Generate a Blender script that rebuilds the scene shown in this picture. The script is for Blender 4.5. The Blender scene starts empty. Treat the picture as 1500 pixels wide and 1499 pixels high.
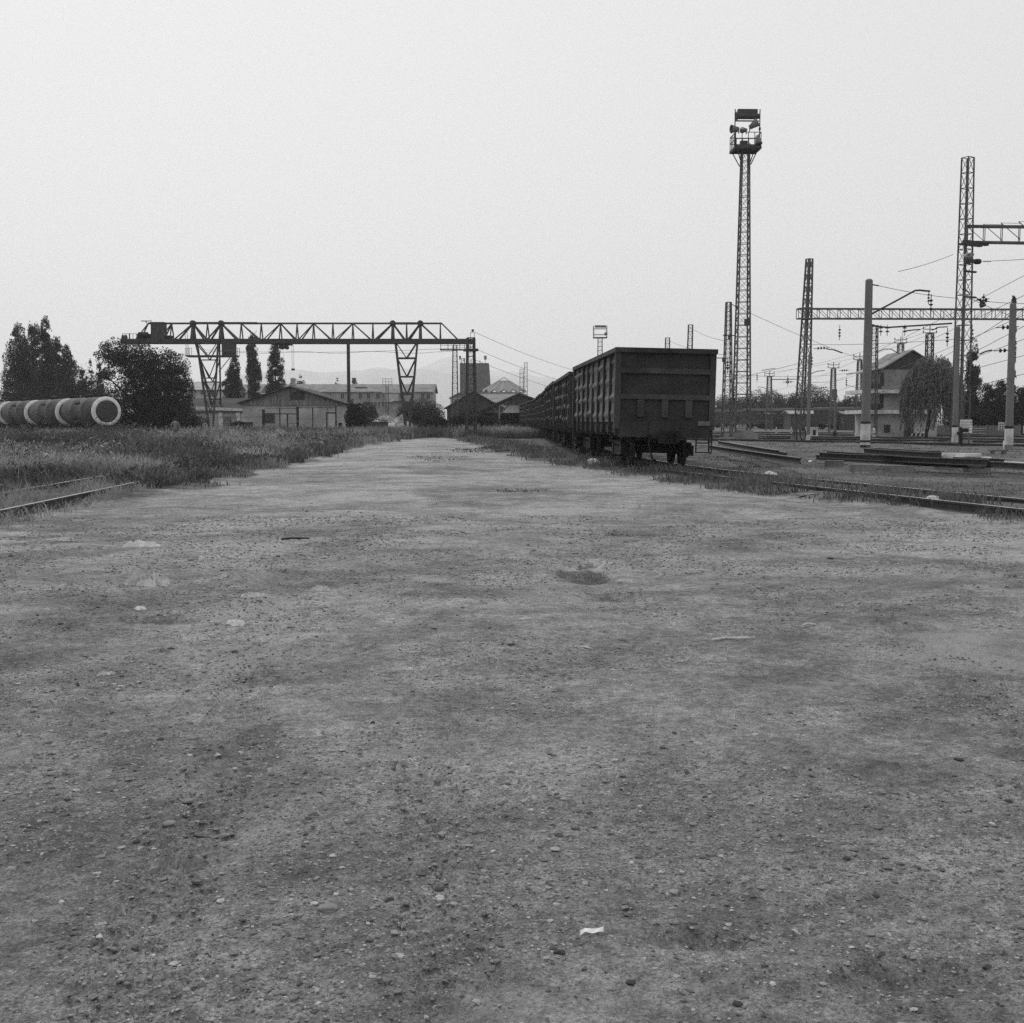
import bpy, math, random
import numpy as np
from mathutils import Vector, Matrix

# ------------------------------------------------------------------ camera, sky, sun, exposure
scene = bpy.context.scene
C = scene.collection
FPX, CX, CY, CAMH = 1742.0, 750.0, 749.5, 1.55
PITCH = math.atan((CY - 617.0) / FPX)
cam_data = bpy.data.cameras.new("camera")
cam_data.sensor_width = 36.0
cam_data.sensor_fit = 'HORIZONTAL'
cam_data.lens = 36.0 * FPX / 1500.0
cam_data.clip_start = 0.1
cam_data.clip_end = 60000.0
cam = bpy.data.objects.new("camera", cam_data)
C.objects.link(cam)
cam.location = (0.0, 0.0, CAMH)
cam.rotation_euler = (math.radians(90) - PITCH, 0, 0)
scene.camera = cam

SUN_EL, SUN_AZ = math.radians(46), math.radians(-24)      # azimuth from +Y towards +X
world = bpy.data.worlds.new("World")
scene.world = world
world.use_nodes = True
wn, wl = world.node_tree.nodes, world.node_tree.links
wn.clear()
w_out = wn.new("ShaderNodeOutputWorld")
w_bg = wn.new("ShaderNodeBackground")
w_sky = wn.new("ShaderNodeTexSky")
w_sky.sky_type = 'NISHITA'
w_sky.sun_disc = False
w_sky.sun_elevation = SUN_EL
w_sky.sun_rotation = SUN_AZ % (2 * math.pi)
w_sky.air_density = 1.6
w_sky.dust_density = 4.0
w_sky.ozone_density = 1.0
w_bw = wn.new("ShaderNodeRGBToBW")
w_pow = wn.new("ShaderNodeMath"); w_pow.operation = 'POWER'; w_pow.inputs[1].default_value = 0.10   # an even overcast
w_mul = wn.new("ShaderNodeMath"); w_mul.operation = 'MULTIPLY'; w_mul.inputs[1].default_value = 7.8
wl.new(w_sky.outputs[0], w_bw.inputs[0])
wl.new(w_bw.outputs[0], w_pow.inputs[0])
wl.new(w_pow.outputs[0], w_mul.inputs[0])
wl.new(w_mul.outputs[0], w_bg.inputs[0])
w_bg.inputs[1].default_value = 0.085
wl.new(w_bg.outputs[0], w_out.inputs[0])

sun_data = bpy.data.lights.new("sun", 'SUN')
sun_data.energy = 1.5
sun_data.angle = math.radians(10)
sun = bpy.data.objects.new("sun", sun_data)
C.objects.link(sun)
sun.rotation_euler = (math.radians(90) - SUN_EL, 0, math.radians(180) - SUN_AZ)
sun.location = (0, 0, 60)

scene.view_settings.view_transform = 'Standard'
scene.view_settings.look = 'None'
scene.view_settings.exposure = 0.0
scene.view_settings.gamma = 1.0
scene.render.engine = 'CYCLES'
scene.cycles.use_denoising = False
scene.cycles.max_bounces = 6
scene.cycles.diffuse_bounces = 3
scene.cycles.transparent_max_bounces = 4
scene.cycles.volume_bounces = 2
scene.cycles.sample_clamp_indirect = 4.0

rng = np.random.default_rng(7)
random.seed(7)

# ------------------------------------------------------------------ where a pixel of the photo lies in the place
_F = Vector((0, math.cos(PITCH), -math.sin(PITCH)))
_U = Vector((0, math.sin(PITCH), math.cos(PITCH)))
def ray(px, py):
    return _F + Vector((1, 0, 0)) * ((px - CX) / FPX) + _U * (-(py - CY) / FPX)
def P(px, py, Y):
    d = ray(px, py); t = Y / d.y
    return Vector((d.x * t, Y, CAMH + d.z * t))
def G(px, py, z=0.0):
    d = ray(px, py); t = (z - CAMH) / d.z
    return Vector((d.x * t, d.y * t, z))

# ------------------------------------------------------------------ noise
def _hash(ix, iy, iz, seed):
    h = (ix.astype(np.int64) * 374761393 + iy.astype(np.int64) * 668265263 + iz.astype(np.int64) * 2147483647 + seed * 974634341) & 0xFFFFFFFF
    h = ((h ^ (h >> 13)) * 1274126177) & 0xFFFFFFFF
    h = h ^ (h >> 16)
    return (h & 0xFFFFFF) / float(0xFFFFFF)
def vnoise2(x, y, seed=0):
    ix, iy = np.floor(x), np.floor(y)
    fx, fy = x - ix, y - iy
    fx = fx * fx * (3 - 2 * fx); fy = fy * fy * (3 - 2 * fy)
    z = np.zeros_like(ix)
    a, b = _hash(ix, iy, z, seed), _hash(ix + 1, iy, z, seed)
    c, d = _hash(ix, iy + 1, z, seed), _hash(ix + 1, iy + 1, z, seed)
    return (a * (1 - fx) + b * fx) * (1 - fy) + (c * (1 - fx) + d * fx) * fy
def vnoise3(x, y, z, seed=0):
    iz = np.floor(z); fz = z - iz; fz = fz * fz * (3 - 2 * fz)
    ix, iy = np.floor(x), np.floor(y)
    fx, fy = x - ix, y - iy
    fx = fx * fx * (3 - 2 * fx); fy = fy * fy * (3 - 2 * fy)
    r = 0
    for k, w in ((0, 1 - fz), (1, fz)):
        a, b = _hash(ix, iy, iz + k, seed), _hash(ix + 1, iy, iz + k, seed)
        c, d = _hash(ix, iy + 1, iz + k, seed), _hash(ix + 1, iy + 1, iz + k, seed)
        r = r + w * ((a * (1 - fx) + b * fx) * (1 - fy) + (c * (1 - fx) + d * fx) * fy)
    return r
def fbm2(x, y, seed=0, octs=4, gain=0.5):
    s, a, t = 0, 1.0, 0
    for k in range(octs):
        s = s + a * vnoise2(x * 2 ** k + 17.3 * k, y * 2 ** k - 9.1 * k, seed + k); t += a; a *= gain
    return s / t
def sstep(a, b, x):
    t = np.clip((x - a) / (b - a), 0, 1); return t * t * (3 - 2 * t)

# ------------------------------------------------------------------ materials (all neutral: the photograph is black and white film)
def material(name, base=0.2, rough=0.85, var=0.25, scale=3.0, fine=30.0, metallic=0.0, bump=0.0, stain=0.0, stain_scale=0.6, spec=0.3, stretch=None, tone=False):
    m = bpy.data.materials.new(name); m.use_nodes = True
    n, l = m.node_tree.nodes, m.node_tree.links
    b = n["Principled BSDF"]
    b.inputs["Roughness"].default_value = rough
    b.inputs["Metallic"].default_value = metallic
    b.inputs["Specular IOR Level"].default_value = spec
    tc = n.new("ShaderNodeTexCoord")
    src = tc.outputs["Object"]
    if stretch:
        mp = n.new("ShaderNodeMapping"); mp.inputs["Scale"].default_value = stretch
        l.new(src, mp.inputs[0]); src = mp.outputs[0]
    def noise(sc, det, rgh=0.6):
        t = n.new("ShaderNodeTexNoise"); t.inputs["Scale"].default_value = sc; t.inputs["Detail"].default_value = det; t.inputs["Roughness"].default_value = rgh
        l.new(src, t.inputs["Vector"]); return t.outputs[0]
    def rng_(s, lo, hi, a=0.3, c=0.7):
        r = n.new("ShaderNodeMapRange"); r.inputs[1].default_value = a; r.inputs[2].default_value = c; r.inputs[3].default_value = lo; r.inputs[4].default_value = hi
        l.new(s, r.inputs[0]); return r.outputs[0]
    def mul(a, c):
        r = n.new("ShaderNodeMath"); r.operation = 'MULTIPLY'; l.new(a, r.inputs[0])
        if isinstance(c, float): r.inputs[1].default_value = c
        else: l.new(c, r.inputs[1])
        return r.outputs[0]
    v = mul(rng_(noise(scale, 5), 1 - var, 1 + var), rng_(noise(fine, 4), 1 - var * .6, 1 + var * .6))
    if stain: v = mul(v, rng_(noise(stain_scale, 6, .7), 1 - stain, 1.0, .42, .58))
    if tone:
        a = n.new("ShaderNodeAttribute"); a.attribute_name = "tone"; v = mul(v, a.outputs["Fac"])
    v = mul(v, float(base))
    l.new(v, b.inputs["Base Color"])
    if bump:
        bp = n.new("ShaderNodeBump"); bp.inputs["Strength"].default_value = bump; bp.inputs["Distance"].default_value = 0.02
        l.new(noise(fine, 6), bp.inputs["Height"]); l.new(bp.outputs[0], b.inputs["Normal"])
    return m
def leaf_material(name, base, trans=0.25):
    m = bpy.data.materials.new(name); m.use_nodes = True
    n, l = m.node_tree.nodes, m.node_tree.links
    n.remove(n["Principled BSDF"]); out = n["Material Output"]
    a = n.new("ShaderNodeAttribute"); a.attribute_name = "tone"
    mu = n.new("ShaderNodeMath"); mu.operation = 'MULTIPLY'; mu.inputs[1].default_value = base; l.new(a.outputs["Fac"], mu.inputs[0])
    d = n.new("ShaderNodeBsdfDiffuse"); t = n.new("ShaderNodeBsdfTranslucent"); mx = n.new("ShaderNodeMixShader"); mx.inputs[0].default_value = trans
    l.new(mu.outputs[0], d.inputs[0]); l.new(mu.outputs[0], t.inputs[0]); l.new(d.outputs[0], mx.inputs[1]); l.new(t.outputs[0], mx.inputs[2]); l.new(mx.outputs[0], out.inputs[0])
    return m

M = {}
M['rust'] = material('rusty steel', .045, .85, .4, 1.5, 25, stain=.35, stain_scale=.9)
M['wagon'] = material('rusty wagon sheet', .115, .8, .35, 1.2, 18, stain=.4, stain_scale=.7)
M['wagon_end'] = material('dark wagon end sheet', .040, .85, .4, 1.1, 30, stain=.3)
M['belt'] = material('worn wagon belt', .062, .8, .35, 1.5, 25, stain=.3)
M['underframe'] = material('oily underframe steel', .013, .8, .4, 3, 20)
M['crane'] = material('dark crane paint', .045, .7, .3, 1, 12)
M['lattice'] = material('weathered grey lattice steel', .12, .75, .3, .8, 10, stain=.3)
M['lattice_dark'] = material('dark lattice steel', .05, .75, .3, .8, 10)
M['lamp_grey'] = material('grey lamp casing', .16, .6, .2, 2, 20)
M['lamp_dark'] = material('dark lamp casing', .05, .6, .2, 2, 20)
M['concrete'] = material('weathered concrete', .24, .9, .2, 1.2, 20, bump=.3, stain=.3)
M['pole'] = material('grey concrete pole', .21, .9, .15, .7, 15, bump=.2, stain=.2, stretch=(1, 1, .3))
M['white'] = material('chipped white paint', .72, .8, .1, 2, 12, stain=.35, stain_scale=2.2)
M['black'] = material('black paint', .02, .7, .2, 2, 20)
M['wire'] = material('dark wire', .03, .6, .1, 1, 10)
M['rail_side'] = material('rusty rail side', .045, .85, .3, 4, 30)
M['rail_top'] = material('polished rail head', .5, .35, .15, 3, 30, metallic=.85)
M['rail_dull'] = material('dusty rail head', .32, .7, .2, 3, 30)
M['wood'] = material('tarred sleeper wood', .05, .95, .35, 4, 30, bump=.5, stretch=(1, 6, 1))
M['plank'] = material('grey weathered plank', .15, .9, .3, 3, 30, bump=.4, stretch=(5, 1, 1))
M['tank'] = material('dusty tank shell', .07, .7, .3, .9, 14, stain=.4, stain_scale=.5)
M['tank_end'] = material('dark tank end', .05, .8, .3, 1.5, 14)
M['tank_ring'] = material('worn white ring paint', .78, .8, .08, 2, 14, stain=.15, stain_scale=2)
M['stucco'] = material('grey stucco wall', .45, .95, .2, 1.0, 12, bump=.3, stain=.3, stain_scale=.4)
M['stucco_light'] = material('pale stucco wall', .5, .95, .15, 1.0, 12, stain=.3, stain_scale=.4)
M['brick'] = material('weathered brick wall', .33, .95, .2, .7, 9, bump=.3, stain=.3, stain_scale=.3)
M['boards'] = material('weathered gable boards', .21, .95, .35, 1.2, 12, stretch=(5, 1, .4), stain=.3)
M['boards_dark'] = material('dark weathered boards', .055, .95, .35, 1.2, 12, stretch=(5, 1, .4))
M['roof_dark'] = material('dark sheet roof', .06, .9, .3, .8, 10, stain=.3)
M['roof_grey'] = material('grey slate roof', .22, .9, .2, .6, 8, stain=.25)
M['roof_light'] = material('pale slate roof', .36, .85, .15, .6, 8, stain=.2)
M['window'] = material('dark window glass', .03, .25, .2, .6, 5, spec=.5)
M['frame_paint'] = material('pale window frame paint', .45, .8, .1, 2, 10)
M['tower_wall'] = material('grey concrete tower wall', .13, .95, .08, .15, 2)
M['canvas'] = material('faded pavilion roof', .27, .9, .1, .4, 6)
M['rubble'] = material('pale broken plaster', .42, .95, .35, 1.5, 8, stain=.5, stain_scale=1.5)
M['plastic'] = material('crumpled pale plastic', .72, .6, .15, 8, 60)
M['plastic_grey'] = material('dirty crumpled plastic', .24, .6, .2, 8, 60)
M['rag'] = material('dusty grey rag', .52, .95, .3, 8, 60)
M['paper'] = material('white paper', .85, .8, .03, 5, 40)
M['stone'] = material('pale stone', .27, .95, .3, 12, 90, bump=.5)
M['clod'] = material('dark earth clod', .06, .95, .3, 12, 90, bump=.5)
M['bark'] = material('dark bark', .05, .95, .3, 3, 20, bump=.5)
M['cloth'] = material('grey shirt cloth', .19, .95, .15, 4, 30)
M['trousers'] = material('grey trouser cloth', .11, .95, .15, 4, 30)
M['skin'] = material('skin', .3, .7, .05, 4, 30)
M['hair'] = material('dark hair', .02, .8, .2, 8, 60)
M['gravel'] = material('gravel stones', .22, .95, .2, 20, 80, tone=True)
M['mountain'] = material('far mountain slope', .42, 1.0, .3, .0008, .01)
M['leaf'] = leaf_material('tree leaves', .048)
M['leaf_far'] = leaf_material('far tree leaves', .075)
M['leaf_poplar'] = leaf_material('poplar leaves', .075)
M['leaf_pale'] = leaf_material('pale willow leaves', .18, .3)
M['grass'] = leaf_material('weed blades', .20, .35)

# ------------------------------------------------------------------ mesh builder
class MB:
    def __init__(s): s.v, s.f, s.mi, s.sm = [], [], [], []
    def add(s, vs, fs, mi=0, smooth=False):
        o = len(s.v); s.v.extend([tuple(v) for v in vs])
        for f in fs: s.f.append(tuple(i + o for i in f)); s.mi.append(mi); s.sm.append(smooth)
        return s
    def box(s, c, d, rot=None, mi=0):
        x, y, z = d[0] / 2, d[1] / 2, d[2] / 2
        vs = [Vector(p) for p in ((-x, -y, -z), (x, -y, -z), (x, y, -z), (-x, y, -z), (-x, -y, z), (x, -y, z), (x, y, z), (-x, y, z))]
        if rot is not None: vs = [rot @ v for v in vs]
        c = Vector(c)
        return s.add([v + c for v in vs], [(0, 3, 2, 1), (4, 5, 6, 7), (0, 1, 5, 4), (1, 2, 6, 5), (2, 3, 7, 6), (3, 0, 4, 7)], mi)
    def bar(s, a, b, w, h=None, mi=0, up=(0, 0, 1)):
        a, b = Vector(a), Vector(b); h = h or w
        d = (b - a)
        if d.length < 1e-6: return s
        d.normalize(); u = Vector(up)
        if abs(d.dot(u)) > .98: u = Vector((0, 1, 0)) if abs(d.y) < .9 else Vector((1, 0, 0))
        r = d.cross(u).normalized(); u = r.cross(d)
        vs = []
        for p in (a, b):
            for sx, sy in ((-1, -1), (1, -1), (1, 1), (-1, 1)): vs.append(p + r * (sx * w / 2) + u * (sy * h / 2))
        return s.add(vs, [(0, 1, 2, 3), (7, 6, 5, 4), (0, 4, 5, 1), (1, 5, 6, 2), (2, 6, 7, 3), (3, 7, 4, 0)], mi)
    def cyl(s, a, b, r0, r1=None, n=14, mi=0, caps=True, smooth=True):
        a, b = Vector(a), Vector(b); r1 = r0 if r1 is None else r1
        d = (b - a).normalized(); u = Vector((0, 0, 1)) if abs(d.z) < .9 else Vector((1, 0, 0))
        r = d.cross(u).normalized(); u = r.cross(d)
        vs = []
        for p, q in ((a, r0), (b, r1)):
            for k in range(n):
                t = 2 * math.pi * k / n; vs.append(p + (r * math.cos(t) + u * math.sin(t)) * q)
        s.add(vs, [(k, (k + 1) % n, n + (k + 1) % n, n + k) for k in range(n)], mi, smooth)
        if caps: s.add(vs, [tuple(range(n - 1, -1, -1)), tuple(range(n, 2 * n))], mi)
        return s
    def lathe(s, origin, axis, prof, n=32, mi=0, smooth=True):
        """prof: (along axis, radius)"""
        o, d = Vector(origin), Vector(axis).normalized(); u = Vector((0, 0, 1)) if abs(d.z) < .9 else Vector((1, 0, 0))
        r = d.cross(u).normalized(); u = r.cross(d); vs = []
        for t, q in prof:
            for k in range(n):
                a = 2 * math.pi * k / n; vs.append(o + d * t + (r * math.cos(a) + u * math.sin(a)) * max(q, 1e-4))
        fs = []
        for i in range(len(prof) - 1):
            for k in range(n): fs.append((i * n + k, i * n + (k + 1) % n, (i + 1) * n + (k + 1) % n, (i + 1) * n + k))
        return s.add(vs, fs, mi, smooth)
    def prism(s, poly, a, b, mi=0):
        """poly: (x, z) outline, extruded from y=a to y=b"""
        n = len(poly); vs = [(x, a, z) for x, z in poly] + [(x, b, z) for x, z in poly]
        return s.add(vs, [tuple(range(n)), tuple(range(2 * n - 1, n - 1, -1))] + [((k + 1) % n, k, n + k, n + (k + 1) % n) for k in range(n)], mi)
    def sweep(s, prof, path, mi=0, mis=None):
        """prof: (x, z) closed outline carried along a path of points, kept upright"""
        path = [Vector(p) for p in path]; n = len(prof); o = []
        for i, p in enumerate(path):
            d = path[min(i + 1, len(path) - 1)] - path[max(i - 1, 0)]; d.z = 0; d.normalize()
            r = Vector((d.y, -d.x, 0))
            o += [p + r * x + Vector((0, 0, z)) for x, z in prof]
        for i in range(len(path) - 1):
            for k in range(n):
                a, b = i * n + k, i * n + (k + 1) % n
                s.add([o[a], o[b], o[b + n], o[a + n]], [(0, 1, 2, 3)], mis[k] if mis else mi)
        s.add(o[:n], [tuple(range(n))], mi); s.add(o[-n:], [tuple(range(n - 1, -1, -1))], mi)
        return s
    def tube(s, pts, r, n=5, mi=0):
        pts = [Vector(p) for p in pts]; vs = []
        for i, p in enumerate(pts):
            d = (pts[min(i + 1, len(pts) - 1)] - pts[max(i - 1, 0)]).normalized(); u = Vector((0, 0, 1)) if abs(d.z) < .9 else Vector((1, 0, 0))
            q = d.cross(u).normalized(); u = q.cross(d); rr = r[i] if isinstance(r, (list, tuple)) else r
            for k in range(n):
                t = 2 * math.pi * k / n; vs.append(p + (q * math.cos(t) + u * math.sin(t)) * rr)
        fs = [(i * n + k, i * n + (k + 1) % n, (i + 1) * n + (k + 1) % n, (i + 1) * n + k) for i in range(len(pts) - 1) for k in range(n)]
        fs += [tuple(range(n - 1, -1, -1)), tuple(range(len(vs) - n, len(vs)))]
        return s.add(vs, fs, mi, True)
    def build(s, name, mat, parent=None, loc=None):
        me = bpy.data.meshes.new(name); me.from_pydata(s.v, [], s.f); me.validate(); me.update()
        for m in (mat if isinstance(mat, (list, tuple)) else [mat]): me.materials.append(m)
        if len(me.polygons) == len(s.f):
            me.polygons.foreach_set("material_index", s.mi); me.polygons.foreach_set("use_smooth", s.sm)
        o = bpy.data.objects.new(name, me); C.objects.link(o)
        if parent: o.parent = parent
        if loc is not None: o.location = loc
        return o

def np_mesh(name, verts, faces, mat, parent=None, loc=None, tone=None, smooth=False):
    """verts (n,3), faces (m,k) with one k"""
    me = bpy.data.meshes.new(name); k = faces.shape[1]
    me.vertices.add(len(verts)); me.vertices.foreach_set("co", np.ascontiguousarray(verts, np.float32).ravel())
    me.loops.add(faces.size); me.loops.foreach_set("vertex_index", np.ascontiguousarray(faces, np.int32).ravel())
    me.polygons.add(len(faces)); me.polygons.foreach_set("loop_start", np.arange(0, faces.size, k, dtype=np.int32))
    me.polygons.foreach_set("loop_total", np.full(len(faces), k, np.int32))
    me.polygons.foreach_set("use_smooth", np.full(len(faces), smooth, bool))
    if tone is not None:
        a = me.attributes.new("tone", 'FLOAT', 'POINT'); a.data.foreach_set("value", np.ascontiguousarray(tone, np.float32))
    me.update(calc_edges=True); me.materials.append(mat)
    o = bpy.data.objects.new(name, me); C.objects.link(o)
    if parent: o.parent = parent
    if loc is not None: o.location = loc
    return o

def tag(o, label=None, cat=None, group=None, kind=None):
    if label: o["label"] = label
    if cat: o["category"] = cat
    if group: o["group"] = group
    if kind: o["kind"] = kind
    return o
def empty(name, loc=(0, 0, 0), rz=0.0, label=None, cat=None, group=None):
    o = bpy.data.objects.new(name, None); C.objects.link(o); o.location = loc; o.rotation_euler = (0, 0, rz); o.empty_display_size = .3
    return tag(o, label, cat, group)
def copy_tree(o, label=None, group=None, loc=None, rz=None, scale=None, parent=None):
    c = o.copy(); C.objects.link(c)
    if parent: c.parent = parent
    for ch in list(o.children): copy_tree(ch, parent=c)
    if label: c["label"] = label
    if group: c["group"] = group
    if loc is not None: c.location = loc
    if rz is not None: c.rotation_euler = (0, 0, rz)
    if scale is not None: c.scale = scale
    return c
# ------------------------------------------------------------------ ground
EDGE_L = np.array([(0, -13), (13, -12.5), (17, -10.5), (19.5, -8.6), (23, -7.7), (30.7, -7.4), (41.5, -7.9), (60, -8.6), (80, -9.3), (93, -9.2), (104, -8.5), (112, -7.2)])
EDGE_R = np.array([(0, 13.5), (8, 12), (15, 9.3), (18.9, 7.7), (22, 6.4), (25.7, 5.1), (32.5, 3.7), (39.7, 1.95), (46, .9), (53, .1), (66, -1.2), (82, -2.6), (100, -4.4), (112, -7.2)])
def road_sd(x, y):
    """metres inside the dirt road (negative outside)"""
    l = np.interp(y, EDGE_L[:, 0], EDGE_L[:, 1]); r = np.interp(y, EDGE_R[:, 0], EDGE_R[:, 1])
    n = (fbm2(x / 1.6, y / 2.6, 31, 4) - .5) * 2.6
    d = np.minimum(x - l, r - x) + n
    return np.where(y > 112, -np.abs(y - 112) - .5, d)
HOLES = []   # x, y, rx, ry, depth
for px, py, rx, ry, dp in ((925, 785, .8, .35, .05), (952, 781, .42, .55, .08), (850, 834, .32, .85, .05), (895, 868, .32, .3, .045), (935, 848, .62, 1.3, .026), (905, 826, .5, .35, .03), (765, 941, .18, .08, .02),
                           (640, 668, 1.4, 1.6, .05), (765, 719, .6, .6, .05), (235, 906, .3, .15, .03), (1175, 1110, .1, .06, .025), (1020, 1385, .16, .06, .03), (1360, 1440, .25, .1, .03), (515, 943, .2, .1, .02)):
    g = G(px, py); HOLES.append((g.x, g.y, rx, ry, dp))
def height(x, y):
    tc_ = np.interp(y, [3, 14, 20, 29, 33, 36.5, 42], [13.5, 9.9, 8.45, 6.2, 5.15, 4.5, 4.15]); bank = .035 * np.exp(-(np.abs(x - tc_) / 1.7) ** 4) * (y > 8) * (1 - sstep(31, 35, y))
    sd = road_sd(x, y); road = sstep(-.4, .5, sd)
    near = 1 / (1 + (np.maximum(y, 0) / 40.0) ** 2)
    h = (fbm2(x / 5.0, y / 5.0, 3, 3) - .5) * .10 + (fbm2(x / .9, y / .9, 9, 4) - .5) * .045
    h = h + near * ((fbm2(x / .22, y / .22, 14, 4, .6) - .5) * .026 + (vnoise2(x / .045, y / .045, 21) - .5) * .010)
    h = h + (1 - road) * (.04 + (fbm2(x / 2.2, y / 2.2, 41, 3) - .4) * .16)
    h = h + bank - .03 * sstep(-1.0, 0.0, sd) * (1 - sstep(.0, 1.2, sd))
    for hx, hy, rx, ry, dp in HOLES:
        q = ((x - hx) / rx) ** 2 + ((y - hy) / ry) ** 2
        h = h - dp * np.exp(-q * q * .8) * (.6 + .8 * vnoise2(x / .2, y / .2, 77)) + dp * .25 * np.exp(-(q - 1.6) ** 2 * 3)
    # tyre tracks pressed into the dust: two strips of tread bars running away from the camera
    for x0, s, wd in ((-.62, -.155, .16), (.05, -.105, .15), (-2.2, -.16, .2), (2.4, .07, .2)):
        c = x0 + s * y + .12 * np.sin(y * .35 + x0); t = (x - c) / wd
        m = (np.abs(t) < 1) * sstep(.22, .5, vnoise2(x * .45 + x0 * 3, y * .28, 55)) * near
        h = h + m * (np.where(np.abs(np.mod(y + .10 * np.abs(t) * np.sign(x0 + .3), .085) - .042) < .022, .005, -.006) - .001)
    ra = sstep(15, 40, x) * sstep(20, 60, y)
    return h * np.where(np.abs(x) > 200, 0, 1) * np.where(y > 400, 0, 1) - .02 * ra
def axis_lines(dense0, dense1, step, growth, lo, hi, growth_lo=None):
    c = list(np.arange(dense0, dense1, step)); s = step; v = c[-1]; 
    while v < hi: s *= growth; v += s; c.append(v)
    s = step; v = c[0]; pre = []
    while v > lo: s *= growth_lo or growth; v -= s; pre.append(v)
    return np.array(pre[::-1] + c)
gx = axis_lines(-3.2, 3.2, .018, 1.028, -9000, 9000)
gy = axis_lines(2.2, 8.0, .022, 1.018, -400, 8600, 1.08)
XX, YY = np.meshgrid(gx, gy)
ZZ = height(XX, YY)
nx, ny = len(gx), len(gy)
idx = np.arange(nx * ny).reshape(ny, nx)
faces = np.stack([idx[:-1, :-1], idx[:-1, 1:], idx[1:, 1:], idx[1:, :-1]], -1).reshape(-1, 4)
def ground_material():
    m = bpy.data.materials.new("dirt ground"); m.use_nodes = True
    n, l = m.node_tree.nodes, m.node_tree.links
    b = n["Principled BSDF"]; b.inputs["Roughness"].default_value = .95; b.inputs["Specular IOR Level"].default_value = .15
    tc = n.new("ShaderNodeTexCoord"); O = tc.outputs["Object"]
    def noise(sc, det=4, r=.6, dist=0.0, vec=None):
        t = n.new("ShaderNodeTexNoise"); t.inputs["Scale"].default_value = sc; t.inputs["Detail"].default_value = det; t.inputs["Roughness"].default_value = r; t.inputs["Distortion"].default_value = dist
        l.new(vec or O, t.inputs["Vector"]); return t.outputs[0]
    def mr(s, a, c, lo, hi):
        r = n.new("ShaderNodeMapRange"); r.interpolation_type = 'SMOOTHSTEP'
        for i, v in enumerate((a, c, lo, hi)): r.inputs[i + 1].default_value = v
        l.new(s, r.inputs[0]); return r.outputs[0]
    def op(o, a, c):
        r = n.new("ShaderNodeMath"); r.operation = o
        for i, v in enumerate((a, c)):
            if isinstance(v, (int, float)): r.inputs[i].default_value = v
            else: l.new(v, r.inputs[i])
        return r.outputs[0]
    def vor(sc, feat='F1', out="Distance", rand=1.0):
        t = n.new("ShaderNodeTexVoronoi"); t.voronoi_dimensions = '3D'; t.inputs["Scale"].default_value = sc; t.inputs["Randomness"].default_value = rand
        l.new(O, t.inputs["Vector"]); return t
    def mix(f, a, c):
        r = n.new("ShaderNodeMix"); r.data_type = 'FLOAT'
        l.new(f, r.inputs[0])
        for i, v in ((2, a), (3, c)):
            if isinstance(v, (int, float)): r.inputs[i].default_value = v
            else: l.new(v, r.inputs[i])
        return r.outputs[0]
    # road dust: broad damp and dusty patches, then grain
    big = op('ADD', op('MULTIPLY', noise(.22, 8, .70, .8), .6), op('MULTIPLY', noise(.9, 8, .74, .6), .4))
    v = mr(big, .37, .63, .155, .405)
    v = op('MULTIPLY', v, mr(noise(2.6, 6, .7), .30, .70, .80, 1.20))
    v = op('MULTIPLY', v, mr(noise(16, 6, .78), .34, .66, .66, 1.34))
    v = op('MULTIPLY', v, mr(noise(85, 5, .85), .34, .66, .50, 1.50))
    stain = op('MULTIPLY', mr(noise(.55, 7, .7, 1.2), .56, .66, 0, 1), mr(noise(6, 5, .7), .35, .6, .2, 1))
    v = mix(op('MULTIPLY', stain, .5), v, .06)
    dust = op('MULTIPLY', mr(noise(.4, 7, .68, .8), .54, .66, 0, 1), .65)
    v = mix(dust, v, .43)
    # small stones and crumbs seated in the dirt, light and dark
    for sc, thr, frac, amt in ((34, .26, .36, .8), (75, .28, .40, .7), (15, .17, .20, .85)):
        t = vor(sc); sep = n.new("ShaderNodeSeparateColor"); l.new(t.outputs["Color"], sep.inputs[0])
        inside = mr(t.outputs["Distance"], thr, thr * .6, 0, 1)
        pick = mr(sep.outputs[0], 1 - frac, 1 - frac + .01, 0, 1)
        shade = op('MULTIPLY', mr(sep.outputs[1], .25, .9, .25, 1.8), v)
        v = mix(op('MULTIPLY', op('MULTIPLY', inside, pick), amt), v, shade)
    # verge and yard soil: dark, with straw-pale crumbs
    soil = mr(noise(.35, 6, .65, .5), .35, .65, .075, .16)
    soil = op('MULTIPLY', soil, mr(noise(9, 6, .75), .3, .7, .55, 1.5))
    soil = op('MULTIPLY', soil, mr(noise(45, 4, .8), .3, .7, .6, 1.5))
    at = n.new("ShaderNodeAttribute"); at.attribute_name = "tone"
    rd = op('ADD', at.outputs["Fac"], op('MULTIPLY', op('SUBTRACT', noise(4.5, 8, .8), .5), .85))
    v = mix(mr(rd, .32, .68, 0, 1), soil, v)
    l.new(v, b.inputs["Base Color"])
    hsum = op('ADD', op('MULTIPLY', noise(28, 7, .75), .8), op('MULTIPLY', noise(120, 4, .8), .25))
    bp = n.new("ShaderNodeBump"); bp.inputs["Strength"].default_value = 1.0; bp.inputs["Distance"].default_value = .042
    l.new(hsum, bp.inputs["Height"]); l.new(bp.outputs[0], b.inputs["Normal"])
    return m
road_tone = sstep(-.7, .7, road_sd(XX, YY))
for hx, hy, rx, ry, dp in HOLES: road_tone = road_tone - min(.66, dp * 12.5) * np.exp(-(((XX - hx) / rx) ** 2 + ((YY - hy) / ry) ** 2) ** 2) * (.15 + 1.1 * sstep(.25, .75, fbm2(XX / .22, YY / .4, 66, 5)))
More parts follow.
